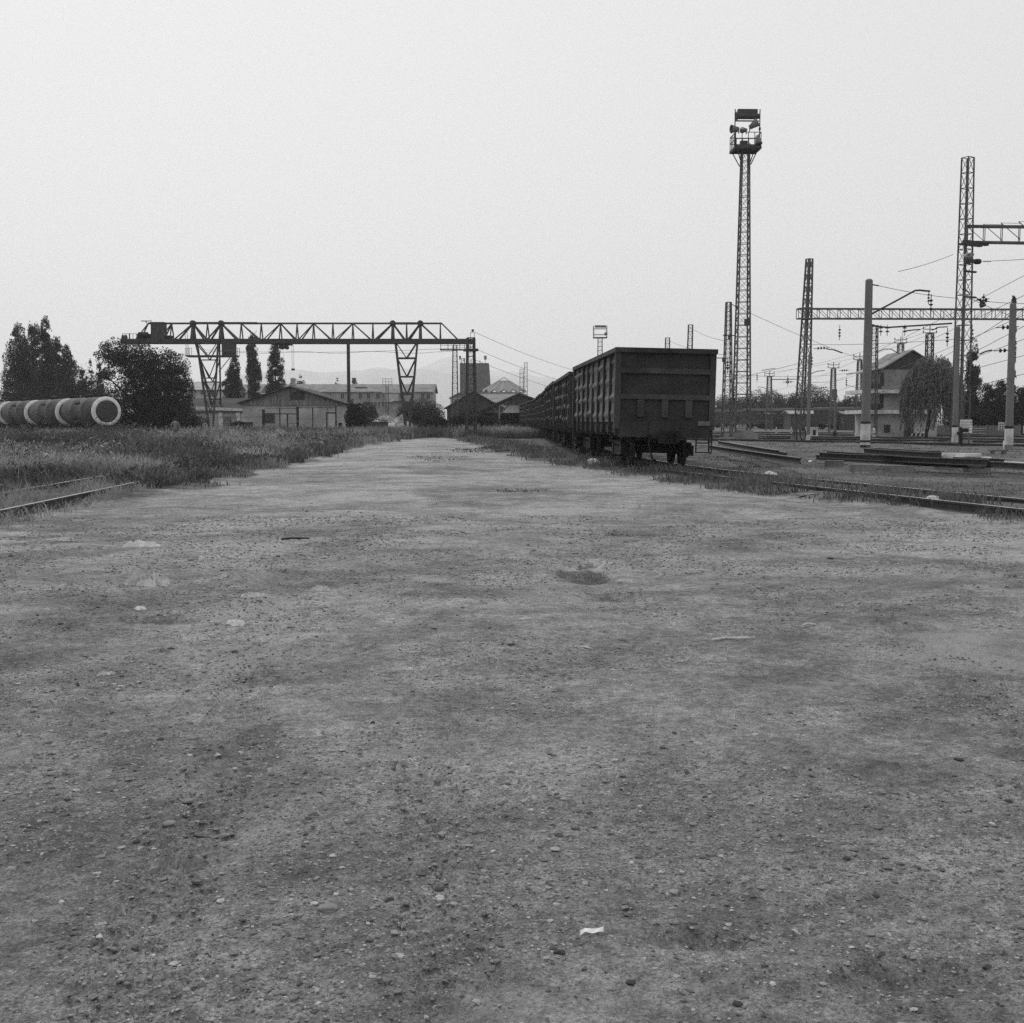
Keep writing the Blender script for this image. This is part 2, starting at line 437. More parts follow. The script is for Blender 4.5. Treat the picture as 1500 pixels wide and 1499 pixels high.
for px, py, rx, ry, k in ((95, 792, 2.4, 1.6, .55), (140, 848, 1.6, .35, .5), (50, 880, 1.0, .9, .4), (300, 842, .9, .25, .35), (330, 760, 1.0, .6, .3)):
    g = G(px, py); road_tone = road_tone - k * np.exp(-((XX - g.x) / rx) ** 2 - ((YY - g.y) / ry) ** 2) * (.2 + 1.3 * fbm2(XX / .5, YY / .35, 67, 3))
road_tone = np.clip(road_tone, -.2, 1).ravel()
ground = np_mesh("ground", np.stack([XX.ravel(), YY.ravel(), ZZ.ravel()], -1), faces, ground_material(), tone=road_tone, smooth=True)
tag(ground, kind="structure")

# far hills: a ridge 8 to 10 km away, standing in the haze
def ridge(name, y0, depth, pts, seed):
    xs = np.linspace(P(-900, 617, y0).x, P(2400, 617, y0).x, 500)
    pxs = xs * FPX / y0 + CX
    top = np.interp(pxs, [p[0] for p in pts], [(617 - p[1]) / FPX * y0 for p in pts])
    top = top * (.93 + .14 * fbm2(xs / 280, xs * 0 + seed, seed, 5))
    rows = 14; V = []
    for j in range(rows):
        t = j / (rows - 1); f = math.sin(t * math.pi)
        V.append(np.stack([xs + 160 * (fbm2(xs / 380, xs * 0 + j * .7, seed + 3) - .5), np.full_like(xs, y0 - depth / 2 + depth * t), top * f * (.9 + .2 * fbm2(xs / 190, xs * 0 + j, seed + 1)) - 3], -1))
    V = np.concatenate(V); id_ = np.arange(len(V)).reshape(rows, -1)
    F = np.stack([id_[:-1, :-1], id_[:-1, 1:], id_[1:, 1:], id_[1:, :-1]], -1).reshape(-1, 4)
    return tag(np_mesh(name, V, F, M['mountain'], smooth=True), kind="structure")
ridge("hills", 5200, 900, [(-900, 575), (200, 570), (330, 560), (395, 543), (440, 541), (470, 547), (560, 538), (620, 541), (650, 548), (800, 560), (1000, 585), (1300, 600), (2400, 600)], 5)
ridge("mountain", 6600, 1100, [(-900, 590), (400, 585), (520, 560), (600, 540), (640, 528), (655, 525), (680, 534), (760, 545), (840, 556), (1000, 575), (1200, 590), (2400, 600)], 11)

# ------------------------------------------------------------------ gravel lying on the road (nobody could count it)
def stone_shapes(k, seed):
    r = np.random.default_rng(seed); out = []
    import bmesh
    for i in range(k):
        bm = bmesh.new(); bmesh.ops.create_icosphere(bm, subdivisions=1, radius=1)
        v = np.array([q.co[:] for q in bm.verts]); f = np.array([[q.index for q in t.verts] for t in bm.faces]); bm.free()
        v = v * (1 + (r.random((len(v), 1)) - .5) * 1.0) * np.array([1, .55 + r.random() * .45, .35 + .35 * r.random()])
        out.append((v, f))
    return out
SHAPES = stone_shapes(12, 3)
def scatter_stones(name, xy, size, tone, mat, sink=.36):
    V, F, T = [], [], []; off = 0
    z = height(xy[:, 0], xy[:, 1]); n = len(xy)
    a = rng.random(n) * 6.283; kind = rng.integers(0, len(SHAPES), n)
    for k in range(len(SHAPES)):
        q = np.where(kind == k)[0]
        if not len(q): continue
        v, f = SHAPES[k]; c, s = np.cos(a[q])[:, None], np.sin(a[q])[:, None]
        x = (v[None, :, 0] * c - v[None, :, 1] * s) * size[q, None] + xy[q, 0, None]
        y = (v[None, :, 0] * s + v[None, :, 1] * c) * size[q, None] + xy[q, 1, None]
        zz = v[None, :, 2] * size[q, None] + z[q, None] + size[q, None] * (.45 - sink)
        V.append(np.stack([x, y, zz], -1).reshape(-1, 3))
        F.append((f[None] + (np.arange(len(q)) * len(v))[:, None, None] + off).reshape(-1, 3)); off += len(q) * len(v)
        T.append(np.repeat(tone[q], len(v)))
    return np_mesh(name, np.concatenate(V), np.concatenate(F), mat, tone=np.concatenate(T))
n = 190000
yy = 2.3 + 17 * rng.random(n) ** 1.7; xx = (rng.random(n) * 2 - 1) * (1.2 + yy * .52)
clump = fbm2(xx / .9, yy / .9, 91, 3); keep = (clump > .36 + .24 * rng.random(n)) & (road_sd(xx, yy) > -.5)
xy = np.stack([xx[keep], yy[keep]], -1)
size = .0016 + .0042 * rng.random(len(xy)) ** 2 + .013 * rng.random(len(xy)) ** 22 + .0009 * xy[:, 1] * rng.random(len(xy)) ** 1.5
tone = np.where(rng.random(len(xy)) < .3, .4 + .35 * rng.random(len(xy)), .75 + 1.1 * rng.random(len(xy)) ** 2)
tag(scatter_stones("gravel", xy, size, tone, M['gravel']), kind="stuff")
# dark crumbs of earth
n = 3000
yy = 2.4 + 20 * rng.random(n) ** 1.7; xx = (rng.random(n) * 2 - 1) * (1.2 + yy * .52)
clump = fbm2(xx / 1.5, yy / 1.5, 191, 3); keep = clump > .46 + .12 * rng.random(n)
xy = np.stack([xx[keep], yy[keep]], -1); size = .004 + .012 * rng.random(len(xy)) ** 5 + .0008 * xy[:, 1] * rng.random(len(xy))
tag(scatter_stones("dirt_crumbs", xy, size, .22 + .3 * rng.random(len(xy)), M['gravel']), kind="stuff")

# ------------------------------------------------------------------ weeds (blades, one object per growth)
def blades(name, xy, h, w, tone, mat=None, lean=.45, per=1, spread=.1, z=None):
    n = len(xy)
    if per > 1:
        xy = np.repeat(xy, per, 0) + rng.normal(0, 1, (n * per, 2)) * np.repeat(np.broadcast_to(spread, n), per)[:, None]
        h = np.repeat(h, per) * (.55 + .6 * rng.random(n * per)); w = np.repeat(w, per); tone = np.repeat(tone, per); n *= per
    tone = tone * (.6 + .8 * rng.random(n))
    z0 = height(xy[:, 0], xy[:, 1]) - .02
    a = rng.random(n) * 6.283; b = rng.random(n) * 6.283; ln = lean * h * (.3 + rng.random(n))
    dx, dy = np.cos(a) * w / 2, np.sin(a) * w / 2; lx, ly = np.cos(b) * ln, np.sin(b) * ln
    P0 = np.stack([xy[:, 0], xy[:, 1], z0], -1); D = np.stack([dx, dy, dx * 0], -1)
    M1 = P0 + np.stack([lx * .35, ly * .35, h * .6], -1); T1 = P0 + np.stack([lx, ly, h * (1 - .15 * rng.random(n))], -1)
    V = np.stack([P0 - D * .7, P0 + D * .7, M1 + D, M1 - D, T1 + D * .25, T1 - D * .25], 1).reshape(-1, 3)
    k = (np.arange(n) * 6)[:, None]
    F = np.concatenate([k + np.array([[0, 1, 2, 3]]), k + np.array([[3, 2, 4, 5]])])
    return np_mesh(name, V, F, mat or M['grass'], tone=np.repeat(tone, 6))
def patch_tone(x, y):
    """pale dry growth in places"""
    t = .55 + 1.0 * sstep(.38, .66, fbm2(x / 3.5, y / 5, 61, 3))
    for px, py, rx, ry, k in ((375, 679, .7, 1.4, 1.6), (430, 667, 1.0, 2.2, 1.5), (70, 742, 1.6, 1.2, .9), (185, 700, 1.0, 1.6, 1.0), (120, 730, 1.4, .9, .9), (160, 690, 2, 2.5, .6), (735, 640, 3, 8, .9), (180, 740, .6, .6, 1.2)):
        g = G(px, py); t = t + k * np.exp(-((x - g.x) / rx) ** 2 - ((y - g.y) / ry) ** 2)
    for px, py, rx, ry in ((300, 708, 1.6, 1.6), (330, 690, 1.6, 3), (50, 665, 2.5, 6), (90, 650, 3, 9)):
        g = G(px, py); t = t * (1 - .55 * np.exp(-((x - g.x) / rx) ** 2 - ((y - g.y) / ry) ** 2))
    return t
n = 60000
yy = 17.5 + 116 * rng.random(n) ** 1.6; xx = -3 - (3 + .52 * yy) * rng.random(n)
sd = road_sd(xx, yy)
dens = np.clip(.25 + 2.2 * fbm2(xx / 1.8, yy / 2.6, 71, 3) - .75, 0, 1)
thin = sstep(0, 5, -sd + (yy - 25) * .3)
rd_ = np.abs((xx + 8.75) - (-.075) * (yy - 21))
keep = (sd < -.1) & ((rd_ > 1.0) | (yy > 33)) & ((xx < -9.2) | (yy > 26)) & (rng.random(n) < dens * (.25 + .75 * thin)) & ~((yy > 128) & (xx > -33) & (xx < -18))
x_, y_ = xx[keep], yy[keep]
hh = (.16 + .62 * fbm2(x_ / 2.5, y_ / 2.5, 81, 3) * sstep(0, 6, -sd[keep] + (y_ - 24) * .15) + .25 * sstep(35, 60, y_) * sstep(2, 8, -sd[keep])) * (.55 + .6 * rng.random(len(x_)))
tag(blades("weeds", np.stack([x_, y_], -1), hh, .010 + .0005 * y_, patch_tone(x_, y_), per=7, spread=.07 + .0016 * y_), kind="stuff")
# bushier growth standing in the weeds
def clumps(name, xy, rad, hgt, tone, per, leaf):
    n = len(xy); d = rng.normal(size=(n, per, 3)); d /= np.linalg.norm(d, axis=2)[..., None]; d[..., 2] = np.abs(d[..., 2]); r = rng.random((n, per)) ** .5
    z0 = height(xy[:, 0], xy[:, 1]); p = np.stack([xy[:, 0, None] + d[..., 0] * r * rad[:, None], xy[:, 1, None] + d[..., 1] * r * rad[:, None], z0[:, None] + d[..., 2] * r * hgt[:, None] + .03], -1).reshape(-1, 3)
    a = rng.normal(size=p.shape); a[:, 2] = np.abs(a[:, 2]) + .5; a /= np.linalg.norm(a, axis=1)[:, None]; b = np.cross(a, rng.normal(size=p.shape)); b /= np.linalg.norm(b, axis=1)[:, None]
    s = np.repeat(leaf, per)[:, None] * (.5 + rng.random((len(p), 1))); V = np.stack([p - a * s * .8, p + b * s * .3, p + a * s * .8, p - b * s * .3], 1).reshape(-1, 3)
    t = np.repeat(tone, per) * (.6 + .8 * rng.random(len(p))); return np_mesh(name, V, (np.arange(len(p)) * 4)[:, None] + np.array([[0, 1, 2, 3]]), M['grass'], tone=np.repeat(t, 4))
n = 7600
yy = 20 + 100 * rng.random(n) ** 1.5; xx = -5 - (3 + .5 * yy) * rng.random(n); sd = road_sd(xx, yy)
keep = (sd < -.3) & ((np.abs((xx + 8.75) + .075 * (yy - 21)) > .9) | (yy > 34)) & ((xx < -9) | (yy > 26)) & (rng.random(n) < .25 + fbm2(xx / 3, yy / 3, 261, 3)) & (rng.random(n) < sstep(.3, 3.5, -sd))
x_, y_ = xx[keep], yy[keep]; k_ = len(x_); sz = (.14 + .5 * rng.random(k_) ** 2.5) * (.6 + .6 * sstep(25, 45, y_))
tag(clumps("weed_foliage", np.stack([x_, y_], -1), sz * 1.25, sz * (1 + .9 * rng.random(k_)), patch_tone(x_, y_) * (.30 + 1.15 * rng.random(k_) ** 1.3), 50, .03 + .0011 * y_), kind="stuff")
n = 420
yy = 24 + 80 * rng.random(n) ** 1.3; xx = -6 - (2 + .42 * yy) * rng.random(n); sd = road_sd(xx, yy); ok = (sd < -1.2) & ((np.abs((xx + 8.75) + .075 * (yy - 21)) > .9) | (yy > 34)) & (fbm2(xx / 4, yy / 5, 301, 3) > .45)
xx, yy = xx[ok], yy[ok]
tag(blades("weed_stalks", np.stack([xx, yy], -1), .35 + .45 * rng.random(len(xx)), .007 + .0004 * yy, .8 + .7 * rng.random(len(xx)), per=5, spread=.12, lean=.5), kind="stuff")
n = 110
yy = 48 + 56 * rng.random(n); xx = -.20 * yy - (.10 + .36 * rng.random(n)) * yy; k_ = n; sd = road_sd(xx, yy); ok = sd < -4
xx, yy = xx[ok], yy[ok]; k_ = len(xx); sz = .5 + .8 * rng.random(k_) ** 1.5
tag(clumps("tall_weed_foliage", np.stack([xx, yy], -1), sz * 1.2, sz * (.9 + .6 * rng.random(k_)), .3 + .5 * rng.random(k_), 420, .05 + .0006 * yy), kind="stuff")
n = 70
t_ = rng.random(n); yy = 27 + 40 * t_; xx = np.interp(yy, EDGE_L[:, 0], EDGE_L[:, 1]) - .5 - 1.6 * rng.random(n); sz = .2 + .35 * rng.random(n)
tag(clumps("edge_weed_foliage", np.stack([xx, yy], -1), sz * 1.5, sz * 1.0, .25 + .5 * rng.random(n), 220, .035 + .0008 * yy), kind="stuff")
# right verge, under the train and over the sidings
n = 46000
yy = 16 + 112 * rng.random(n) ** 1.7; xr = np.interp(yy, EDGE_R[:, 0], EDGE_R[:, 1]); xx = xr + (rng.random(n) ** 1.3) * (6 + .40 * yy) - .6
sd = road_sd(xx, yy); dens = np.clip(1.7 * fbm2(xx / 1.5, yy / 1.5, 171, 3) - .45, 0, 1)
near_track = np.exp(-((xx - xr - 1.2) / 1.6) ** 2)
keep = (sd < .1) & (rng.random(n) < dens * (.35 + .65 * near_track))
x_, y_ = xx[keep], yy[keep]
hh = (.07 + .16 * near_track[keep] + .12 * sstep(40, 90, y_) * near_track[keep]) * (.5 + .9 * rng.random(len(x_)))
tag(blades("verge_grass", np.stack([x_, y_], -1), hh, .008 + .0005 * y_, .35 + .75 * vnoise2(x_ / 2, y_ / 2, 5), per=6, spread=.08 + .0014 * y_), kind="stuff")
# the tall growth that closes the end of the road
n = 9000
yy = 100 + 32 * rng.random(n); xx = -28 + 32 * rng.random(n); sd = road_sd(xx, yy); keep = (sd < -.1) & ~((yy > 127) & (xx < -17.5))
x_, y_ = xx[keep], yy[keep]
tag(blades("tall_weeds", np.stack([x_, y_], -1), (.5 + .9 * fbm2(x_ / 4, y_ / 4, 83, 3)) * (.6 + .5 * rng.random(len(x_))), np.full(len(x_), .07), patch_tone(x_, y_) * .9, per=6, spread=.25), kind="stuff")
# tufts growing in the road
def tuft(px, py, rx, ry, n, h, label):
    g = G(px, py); a = rng.random(n) * 6.283; r = np.sqrt(rng.random(n))
    xy = np.stack([g.x + rx * r * np.cos(a), g.y + ry * r * np.sin(a)], -1)
    o = blades("grass_tuft", xy, np.full(n, h) * (.4 + .8 * rng.random(n)), np.full(n, .004 + g.y * .0006), np.full(n, .62), per=3, spread=.12)
    return tag(o, kind="stuff")
tuft(645, 670, 1.3, 5.0, 110, .08, "")
tuft(765, 720, .5, .9, 90, .07, "")
tuft(940, 783, .6, .3, 160, .05, "")
tuft(850, 836, .3, .3, 120, .035, "")
tuft(700, 660, 1.5, 5.0, 120, .12, "")

# ------------------------------------------------------------------ trees: trunk and limbs, and a crown of many leaf clumps
def crown_points(lobes, n, thr, cell, seed):
    r = np.random.default_rng(seed); vol = np.array([l[3] * l[4] * l[5] for l in lobes]) ** .75; pr = vol / vol.sum()
    k = r.choice(len(lobes), n * 3, p=pr); L = np.array(lobes)[k]
    d = r.normal(size=(n * 3, 3)); d /= np.linalg.norm(d, axis=1)[:, None]
    rad = r.random(n * 3) ** .42
    wob = .78 + .5 * vnoise3(d[:, 0] * 2.3 + k * 5.1, d[:, 1] * 2.3, d[:, 2] * 2.3, seed)
    p = L[:, :3] + d * rad[:, None] * wob[:, None] * L[:, 3:6]
    q = vnoise3(p[:, 0] / cell, p[:, 1] / cell, p[:, 2] / cell, seed + 5) * .65 + vnoise3(p[:, 0] / cell * 2.7, p[:, 1] / cell * 2.7, p[:, 2] / cell * 2.7, seed + 6) * .35
    p = p[q > thr][:n]
    return p
def leaf_mesh(name, p, size, mat, parent, seed, up=0.0, elong=1.0, hang=0.0):
    r = np.random.default_rng(seed); n = len(p)
    a = r.normal(size=(n, 3)); a[:, 2] += up; a[:, 2] -= hang * 2; a /= np.linalg.norm(a, axis=1)[:, None]
    b = np.cross(a, r.normal(size=(n, 3))); b /= np.linalg.norm(b, axis=1)[:, None]
    s = size * (.5 + r.random(n))[:, None]; a = a * s * elong; b = b * s * .55
    V = np.stack([p - a * .5, p + b * .5 - a * .05, p + a * .5, p - b * .5 + a * .05], 1).reshape(-1, 3)
    F = (np.arange(n) * 4)[:, None] + np.array([[0, 1, 2, 3]])
    t = (.55 + .9 * r.random(n)) * (.75 + .5 * vnoise3(p[:, 0] / (size * 7), p[:, 1] / (size * 7), p[:, 2] / (size * 7), seed + 9))
    return np_mesh(name, V, F, mat, parent, tone=np.repeat(t, 4))
def trunk(parent, path, r0, r1, limbs=()):
    m = MB(); n = len(path); m.tube(path, [r0 + (r1 - r0) * i / (n - 1) for i in range(n)], 8)
    for a, b, q in limbs:
        a, b = Vector(a), Vector(b); mid = (a + b) / 2 + Vector((0, 0, (b - a).length * .08)); m.tube([a, mid, b], [q, q * .7, q * .3], 6)
    return m.build("trunk", M['bark'], parent)
def tree(name, loc, lobes, n, leaf, label, cat="tree", group=None, thr=.44, cell=1.2, seed=1, mat=None, tr=None, rz=0, up=0.0, elong=1.3):
    t = empty(name, loc, rz, label, cat, group)
    top = max(l[2] for l in lobes); r0 = tr or .018 * top + .06
    zt = min(l[2] for l in lobes)
    lim = []
    rr = random.Random(seed)
    for l in lobes:
        for _ in range(2):
            z = max(.2, min(l[2] * .75, zt)) * (.5 + .5 * rr.random()); lim.append(((0, 0, z), (l[0] + l[3] * .5 * rr.uniform(-1, 1), l[1] + l[4] * .5 * rr.uniform(-1, 1), l[2] + l[5] * .4 * rr.uniform(-1, 1)), r0 * .5))
    trunk(t, [(0, 0, -.1), (rr.uniform(-.1, .1), rr.uniform(-.1, .1), top * .35), (rr.uniform(-.2, .2), 0, top * .8)], r0, r0 * .4, lim)
    leaf_mesh("crown", crown_points(lobes, n, thr, cell, seed), leaf, mat or M['leaf'], t, seed, up, elong)
    return t
def poplar_lobes(h, w, seed, base=.12, taper=.08):
    r = random.Random(seed); out = []; k = max(5, int(h / 1.6))
    for i in range(k):
        t = base + (1 - base) * (i + .3) / k; q = w * (.5 + .55 * math.sin(math.pi * min(1, t * .86 + .08)) ** .7 - taper * t)
        out.append((r.uniform(-.3, .3) * w * .5, r.uniform(-.3, .3) * w * .5, h * t, q * r.uniform(.75, 1.1), q * r.uniform(.75, 1.1), h / k * 1.15))
    out.append((0, 0, h * .96, w * .22, w * .22, h * .07))
    return out
# ------------------------------------------------------------------ trees of the place
def at(px, Y): return Vector(((px - CX) / FPX * Y, Y, 0))
def hz(py, Y): return P(CX, py, Y).z
# leaning dark tree and its lobes beside the tank wagons (photo: 148-290 across)
T0 = at(225, 126); u = 126 / FPX
def lob(px, py, rx, ry, Y0=126, base=T0): return ((px - CX) / FPX * Y0 - base.x, random.uniform(-.8, .8), P(px, py, Y0).z, rx * Y0 / FPX, (rx + ry) * .5 * Y0 / FPX, ry * Y0 / FPX)
tree("broad_tree", T0, [lob(172, 520, 25, 22), lob(205, 530, 34, 28), lob(245, 545, 36, 32), lob(215, 575, 42, 40), lob(262, 580, 24, 40), lob(200, 608, 34, 32), lob(262, 615, 30, 28), lob(285, 625, 22, 18), lob(225, 622, 34, 20), lob(190, 628, 26, 14), lob(240, 600, 34, 34), lob(250, 630, 40, 16), lob(160, 548, 14, 10)], 72000, .17,
     "dark spreading tree overhanging the end of the crane girder, beside the ringed tank", thr=.36, cell=.9, seed=21, tr=.32)
# the stand of poplars and elms behind the tank wagons
for i, (px, Y, top, w, lab) in enumerate(((30, 165, 482, 3.0, "dense poplar cut by the frame edge behind the tank wagons"), (52, 170, 476, 2.6, "second dark poplar from the frame edge behind the tank wagons"), (73, 162, 471, 1.9, "tallest pointed poplar behind the tank wagons"), (88, 172, 500, 2.6, "shoulder-high poplar just past the tallest pointed one"),
        (102, 170, 512, 2.0, "lower poplar ending the dense stand behind the tanks"), (124, 178, 530, .8, "thin bent poplar, first of the feathery gap"), (137, 178, 534, .7, "thin feathery poplar midway between the dense stand and the spreading tree"), (150, 176, 530, .8, "thin feathery poplar nearest the spreading tree"))):
    h = hz(top, Y)
    t = empty("poplar_tree", at(px, Y), 0, lab, "tree", "poplars behind the tank wagons")
    trunk(t, [(0, 0, -.1), (.1, 0, h * .4), (0, 0, h * .9)], .22, .05)
    leaf_mesh("crown", crown_points(poplar_lobes(h, w * .92, 30 + i, .02, .36), 24000 if w > 1.5 else 5000, .43 if w > 1.5 else .5, .8, 50 + i), .17, M['leaf_poplar'], t, 60 + i, up=1.2, elong=1.7)
for i, (px, Y, top, rx, lab) in enumerate(((40, 158, 565, 3.2, "low bush under the dense poplars at the frame edge"), (85, 156, 572, 3.4, "low bush behind the middle tank wagon"), (118, 158, 538, 3.0, "low bush under the feathery poplars"), (144, 156, 546, 2.8, "low bush behind the ringed tank end"))):
    h = hz(top, Y)
    tree("bush", at(px, Y), [(0, 0, h * .5, rx, rx, h * .52), (rx * .4, 0, h * .4, rx * .7, rx * .6, h * .42), (-rx * .45, .3, h * .42, rx * .7, rx * .6, h * .42)], 11000, .18, lab, "bush", "bushes behind the tank wagons", thr=.4, seed=80 + i, tr=.1)
# three poplars behind the shed
for i, (px, Y, top, w, lab) in enumerate(((345, 205, 528, 2.0, "short rounded poplar standing behind the white annex"), (374, 200, 487, 1.9, "tallest ragged poplar rising through the crane girder"), (405, 200, 510, 2.1, "dark poplar beside the crane hoist"))):
    h = hz(top, Y)
    t = empty("poplar_tree", at(px, Y), 0, lab, "tree", "poplars behind the shed")
    trunk(t, [(0, 0, -.1), (.1, 0, h * .4), (0, 0, h * .92)], .26, .05)
    L = poplar_lobes(h, w * .72, 130 + i, .02)
    if i == 1: L = [(l[0] + .03 * (h * .5 - l[2]), l[1], l[2], l[3] * .95, l[4], l[5] * .85) for l in L]
    if i == 0: L += [(-1.5, 0, h * .62, .7, .7, 1.4), (-1.2, 0, h * .4, .9, .8, 1.6)]
    leaf_mesh("crown", crown_points(L, 24000, .44 if i != 1 else .47, .8, 150 + i), .17, M['leaf'], t, 160 + i, up=1.2, elong=1.6)
# bushes round the shed, the crane and the canopy
for i, (px, Y, py0, py1, rx, lab) in enumerate((
        (350, 124, 618, 640, 14, "dark bush growing against the white annex"), (522, 126, 588, 640, 15, "upright dark shrub at the shed's far corner"), (540, 190, 590, 620, 14, "bush in front of the long tenement"),
        (625, 165, 585, 630, 26, "broad bush behind the round-topped shrub"), (600, 172, 590, 628, 18, "bush hiding the foot of the crane's slim leg"), (690, 118, 602, 632, 24, "dark bush around the dark lattice tower"), (668, 128, 610, 636, 16, "low bush beside the dark lattice tower"), (718, 140, 610, 634, 18, "bush at the mouth of the dark canopy"))):
    rxm = rx / FPX * Y; h = hz(py0, Y); zc = h * .52
    tree("bush", at(px, Y), [(0, 0, zc, rxm, rxm * .8, h * .5), (-rxm * .5, .2, zc * .8, rxm * .6, rxm * .6, h * .4), (rxm * .5, -.2, zc * .75, rxm * .6, rxm * .6, h * .38)], 11000, .15, lab, "bush", "bushes by the crane and shed", thr=.38, cell=.7, seed=200 + i, tr=.08)
h = hz(608, 120)
tree("round_shrub", at(637, 120), [(0, 0, h * .42, 1.75, 1.6, h * .52)], 9000, .13, "round-topped dense shrub by the end of the dirt road", "shrub", thr=.2, cell=.6, seed=233, tr=.1)
for i, (px, Y, top, w, lab) in enumerate(((441, 300, 552, 10, "small tree showing over the long roof near its middle"), (520, 310, 552, 6, "little spruce over the long roof beside the tall pipe"), (495, 320, 556, 5, "small tree tip over the long roof before the tall pipe"))):
    h = hz(top, Y); r = w / FPX * Y
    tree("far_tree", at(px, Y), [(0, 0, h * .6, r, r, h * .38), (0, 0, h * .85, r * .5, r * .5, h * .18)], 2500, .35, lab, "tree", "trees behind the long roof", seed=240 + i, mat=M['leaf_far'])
# wooded far side of the yard
WOOD = "trees along the far side of the yard"
for i, (px, Y, top, rx, lab) in enumerate((
        (1062, 300, 592, 16, "low far tree showing between the lattice masts"), (1108, 280, 585, 20, "far tree just past the floodlight mast"), (1130, 300, 582, 16, "rounded far tree under the pale crossarm mast"), (1152, 310, 590, 16, "lower far tree between crossarm mast and portal"), (1188, 250, 575, 26, "largest round far tree behind the lattice portal"), (1212, 270, 590, 20, "far tree sloping down past the portal post"),
        (1246, 230, 593, 16, "far tree beside the banded concrete pole"), (1082, 290, 594, 14, "far tree behind the floodlight mast foot"), (1168, 240, 588, 14, "dark far tree in front of the largest one"))):
    h = hz(top - 12, Y); r = rx / FPX * Y * 1.25
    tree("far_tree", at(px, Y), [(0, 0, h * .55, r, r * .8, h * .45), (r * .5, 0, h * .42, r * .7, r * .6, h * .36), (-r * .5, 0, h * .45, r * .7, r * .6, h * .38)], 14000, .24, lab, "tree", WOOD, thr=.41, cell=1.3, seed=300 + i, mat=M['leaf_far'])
for i, (px, Y, top, rx, lab) in enumerate(((1420, 150, 508, 13, "pointed poplar behind the tall portal mast"), (1444, 135, 562, 24, "dense bush tree past the portal mast"), (1462, 140, 556, 20, "loose-topped tree behind the small sign"), (1405, 130, 585, 22, "dark bush behind the slatted board"), (1432, 128, 600, 26, "low dark bush above the plank fence"), (1478, 150, 440, 6, "thin tall poplar behind the edge pole"), (1495, 135, 565, 22, "bush beyond the edge pole"))):
    h = hz(top, Y); r = rx / FPX * Y
    if i in (0, 5):
        t = empty("poplar_tree", at(px, Y), 0, lab, "tree"); trunk(t, [(0, 0, -.1), (0, .1, h * .5), (0, 0, h * .9)], .2, .04)
        leaf_mesh("crown", crown_points(poplar_lobes(h, r, 330 + i, .05), 16000, .46, .8, 340 + i), .15, M['leaf'], t, 350 + i, up=1.2, elong=1.6)
    else:
        tree("bush_tree", at(px, Y), [(0, 0, h * .55, r, r * .8, h * .42), (r * .6, 0, h * .4, r * .6, r * .6, h * .36), (-r * .5, 0, h * .42, r * .7, r * .6, h * .36), (0, 0, h * .85, r * .4, r * .4, h * .15)], 16000, .14, lab, "tree", "bushy trees past the portal mast", thr=.42, cell=.8, seed=360 + i)
# willow in front of the signal box
W0 = at(1360, 106); wh = hz(515, 106)
wt = empty("willow_tree", W0, 0, "pale drooping willow in front of the brick signal box", "tree")
trunk(wt, [(-.3, 0, -.1), (-.2, 0, 1.2), (.1, 0, 3.0), (.2, 0, 5.2)], .17, .06, [((-.2, 0, .6), (.5, .1, 2.6), .12), ((0, 0, 2.4), (-1.5, .3, 4.9), .07), ((.1, 0, 2.8), (1.8, -.2, 5.0), .07), ((.1, 0, 3), (.3, 1.2, 5.4), .06)])
r_ = np.random.default_rng(5); pts = []
for k in range(1150):
    a = r_.random() * 6.283; q = math.sqrt(r_.random()) * 2.35; z1 = (wh - .2) * (1 - .32 * (q / 2.35) ** 2.2) * (.80 + .2 * r_.random()); 
    lx = .25 if r_.random() < .8 else 0
    L = r_.uniform(.8, 4.4) * (.55 + .45 * q / 2.35); x, y = q * math.cos(a) * 1.08 + .15, q * math.sin(a) * .9
    m = int(10 + L * 12); t = np.arange(m) / m
    pts.append(np.stack([x + .5 * math.cos(a) * np.sqrt(t) * .6 + r_.normal(0, .04, m), y + .4 * math.sin(a) * np.sqrt(t) + r_.normal(0, .04, m), np.maximum(.6 + .5 * r_.random(), z1 - L * t)], -1))
leaf_mesh("crown", np.concatenate(pts), .13, M['leaf_pale'], wt, 6, hang=1.4, elong=2.0)

# ------------------------------------------------------------------ lattice work
def lattice(h, w0, w1, panels, leg=.09, brace=.045, x=True, ring=True, lean=(0, 0), mi=0, m=None):
    """square lattice shaft, four angle legs and crossed lacing; returns MB"""
    m = m or MB(); zs = [h * k / panels for k in range(panels + 1)]
    def cor(z, i):
        w = (w0 + (w1 - w0) * z / h) / 2; sx, sy = ((-1, -1), (1, -1), (1, 1), (-1, 1))[i]
        return Vector((sx * w + lean[0] * z / h, sy * w + lean[1] * z / h, z))
    for i in range(4): m.bar(cor(0, i), cor(h, i), leg, mi=mi)
    for k in range(panels):
        for i in range(4):
            j = (i + 1) % 4; a, b, c, d = cor(zs[k], i), cor(zs[k], j), cor(zs[k + 1], i), cor(zs[k + 1], j)
            if x: m.bar(a, d, brace, brace * .4, mi); m.bar(b, c, brace, brace * .4, mi)
            elif k % 2: m.bar(a, d, brace, brace * .4, mi)
            else: m.bar(b, c, brace, brace * .4, mi)
            if ring is True or (ring and k % ring == 0): m.bar(c, d, brace, brace, mi)
    return m
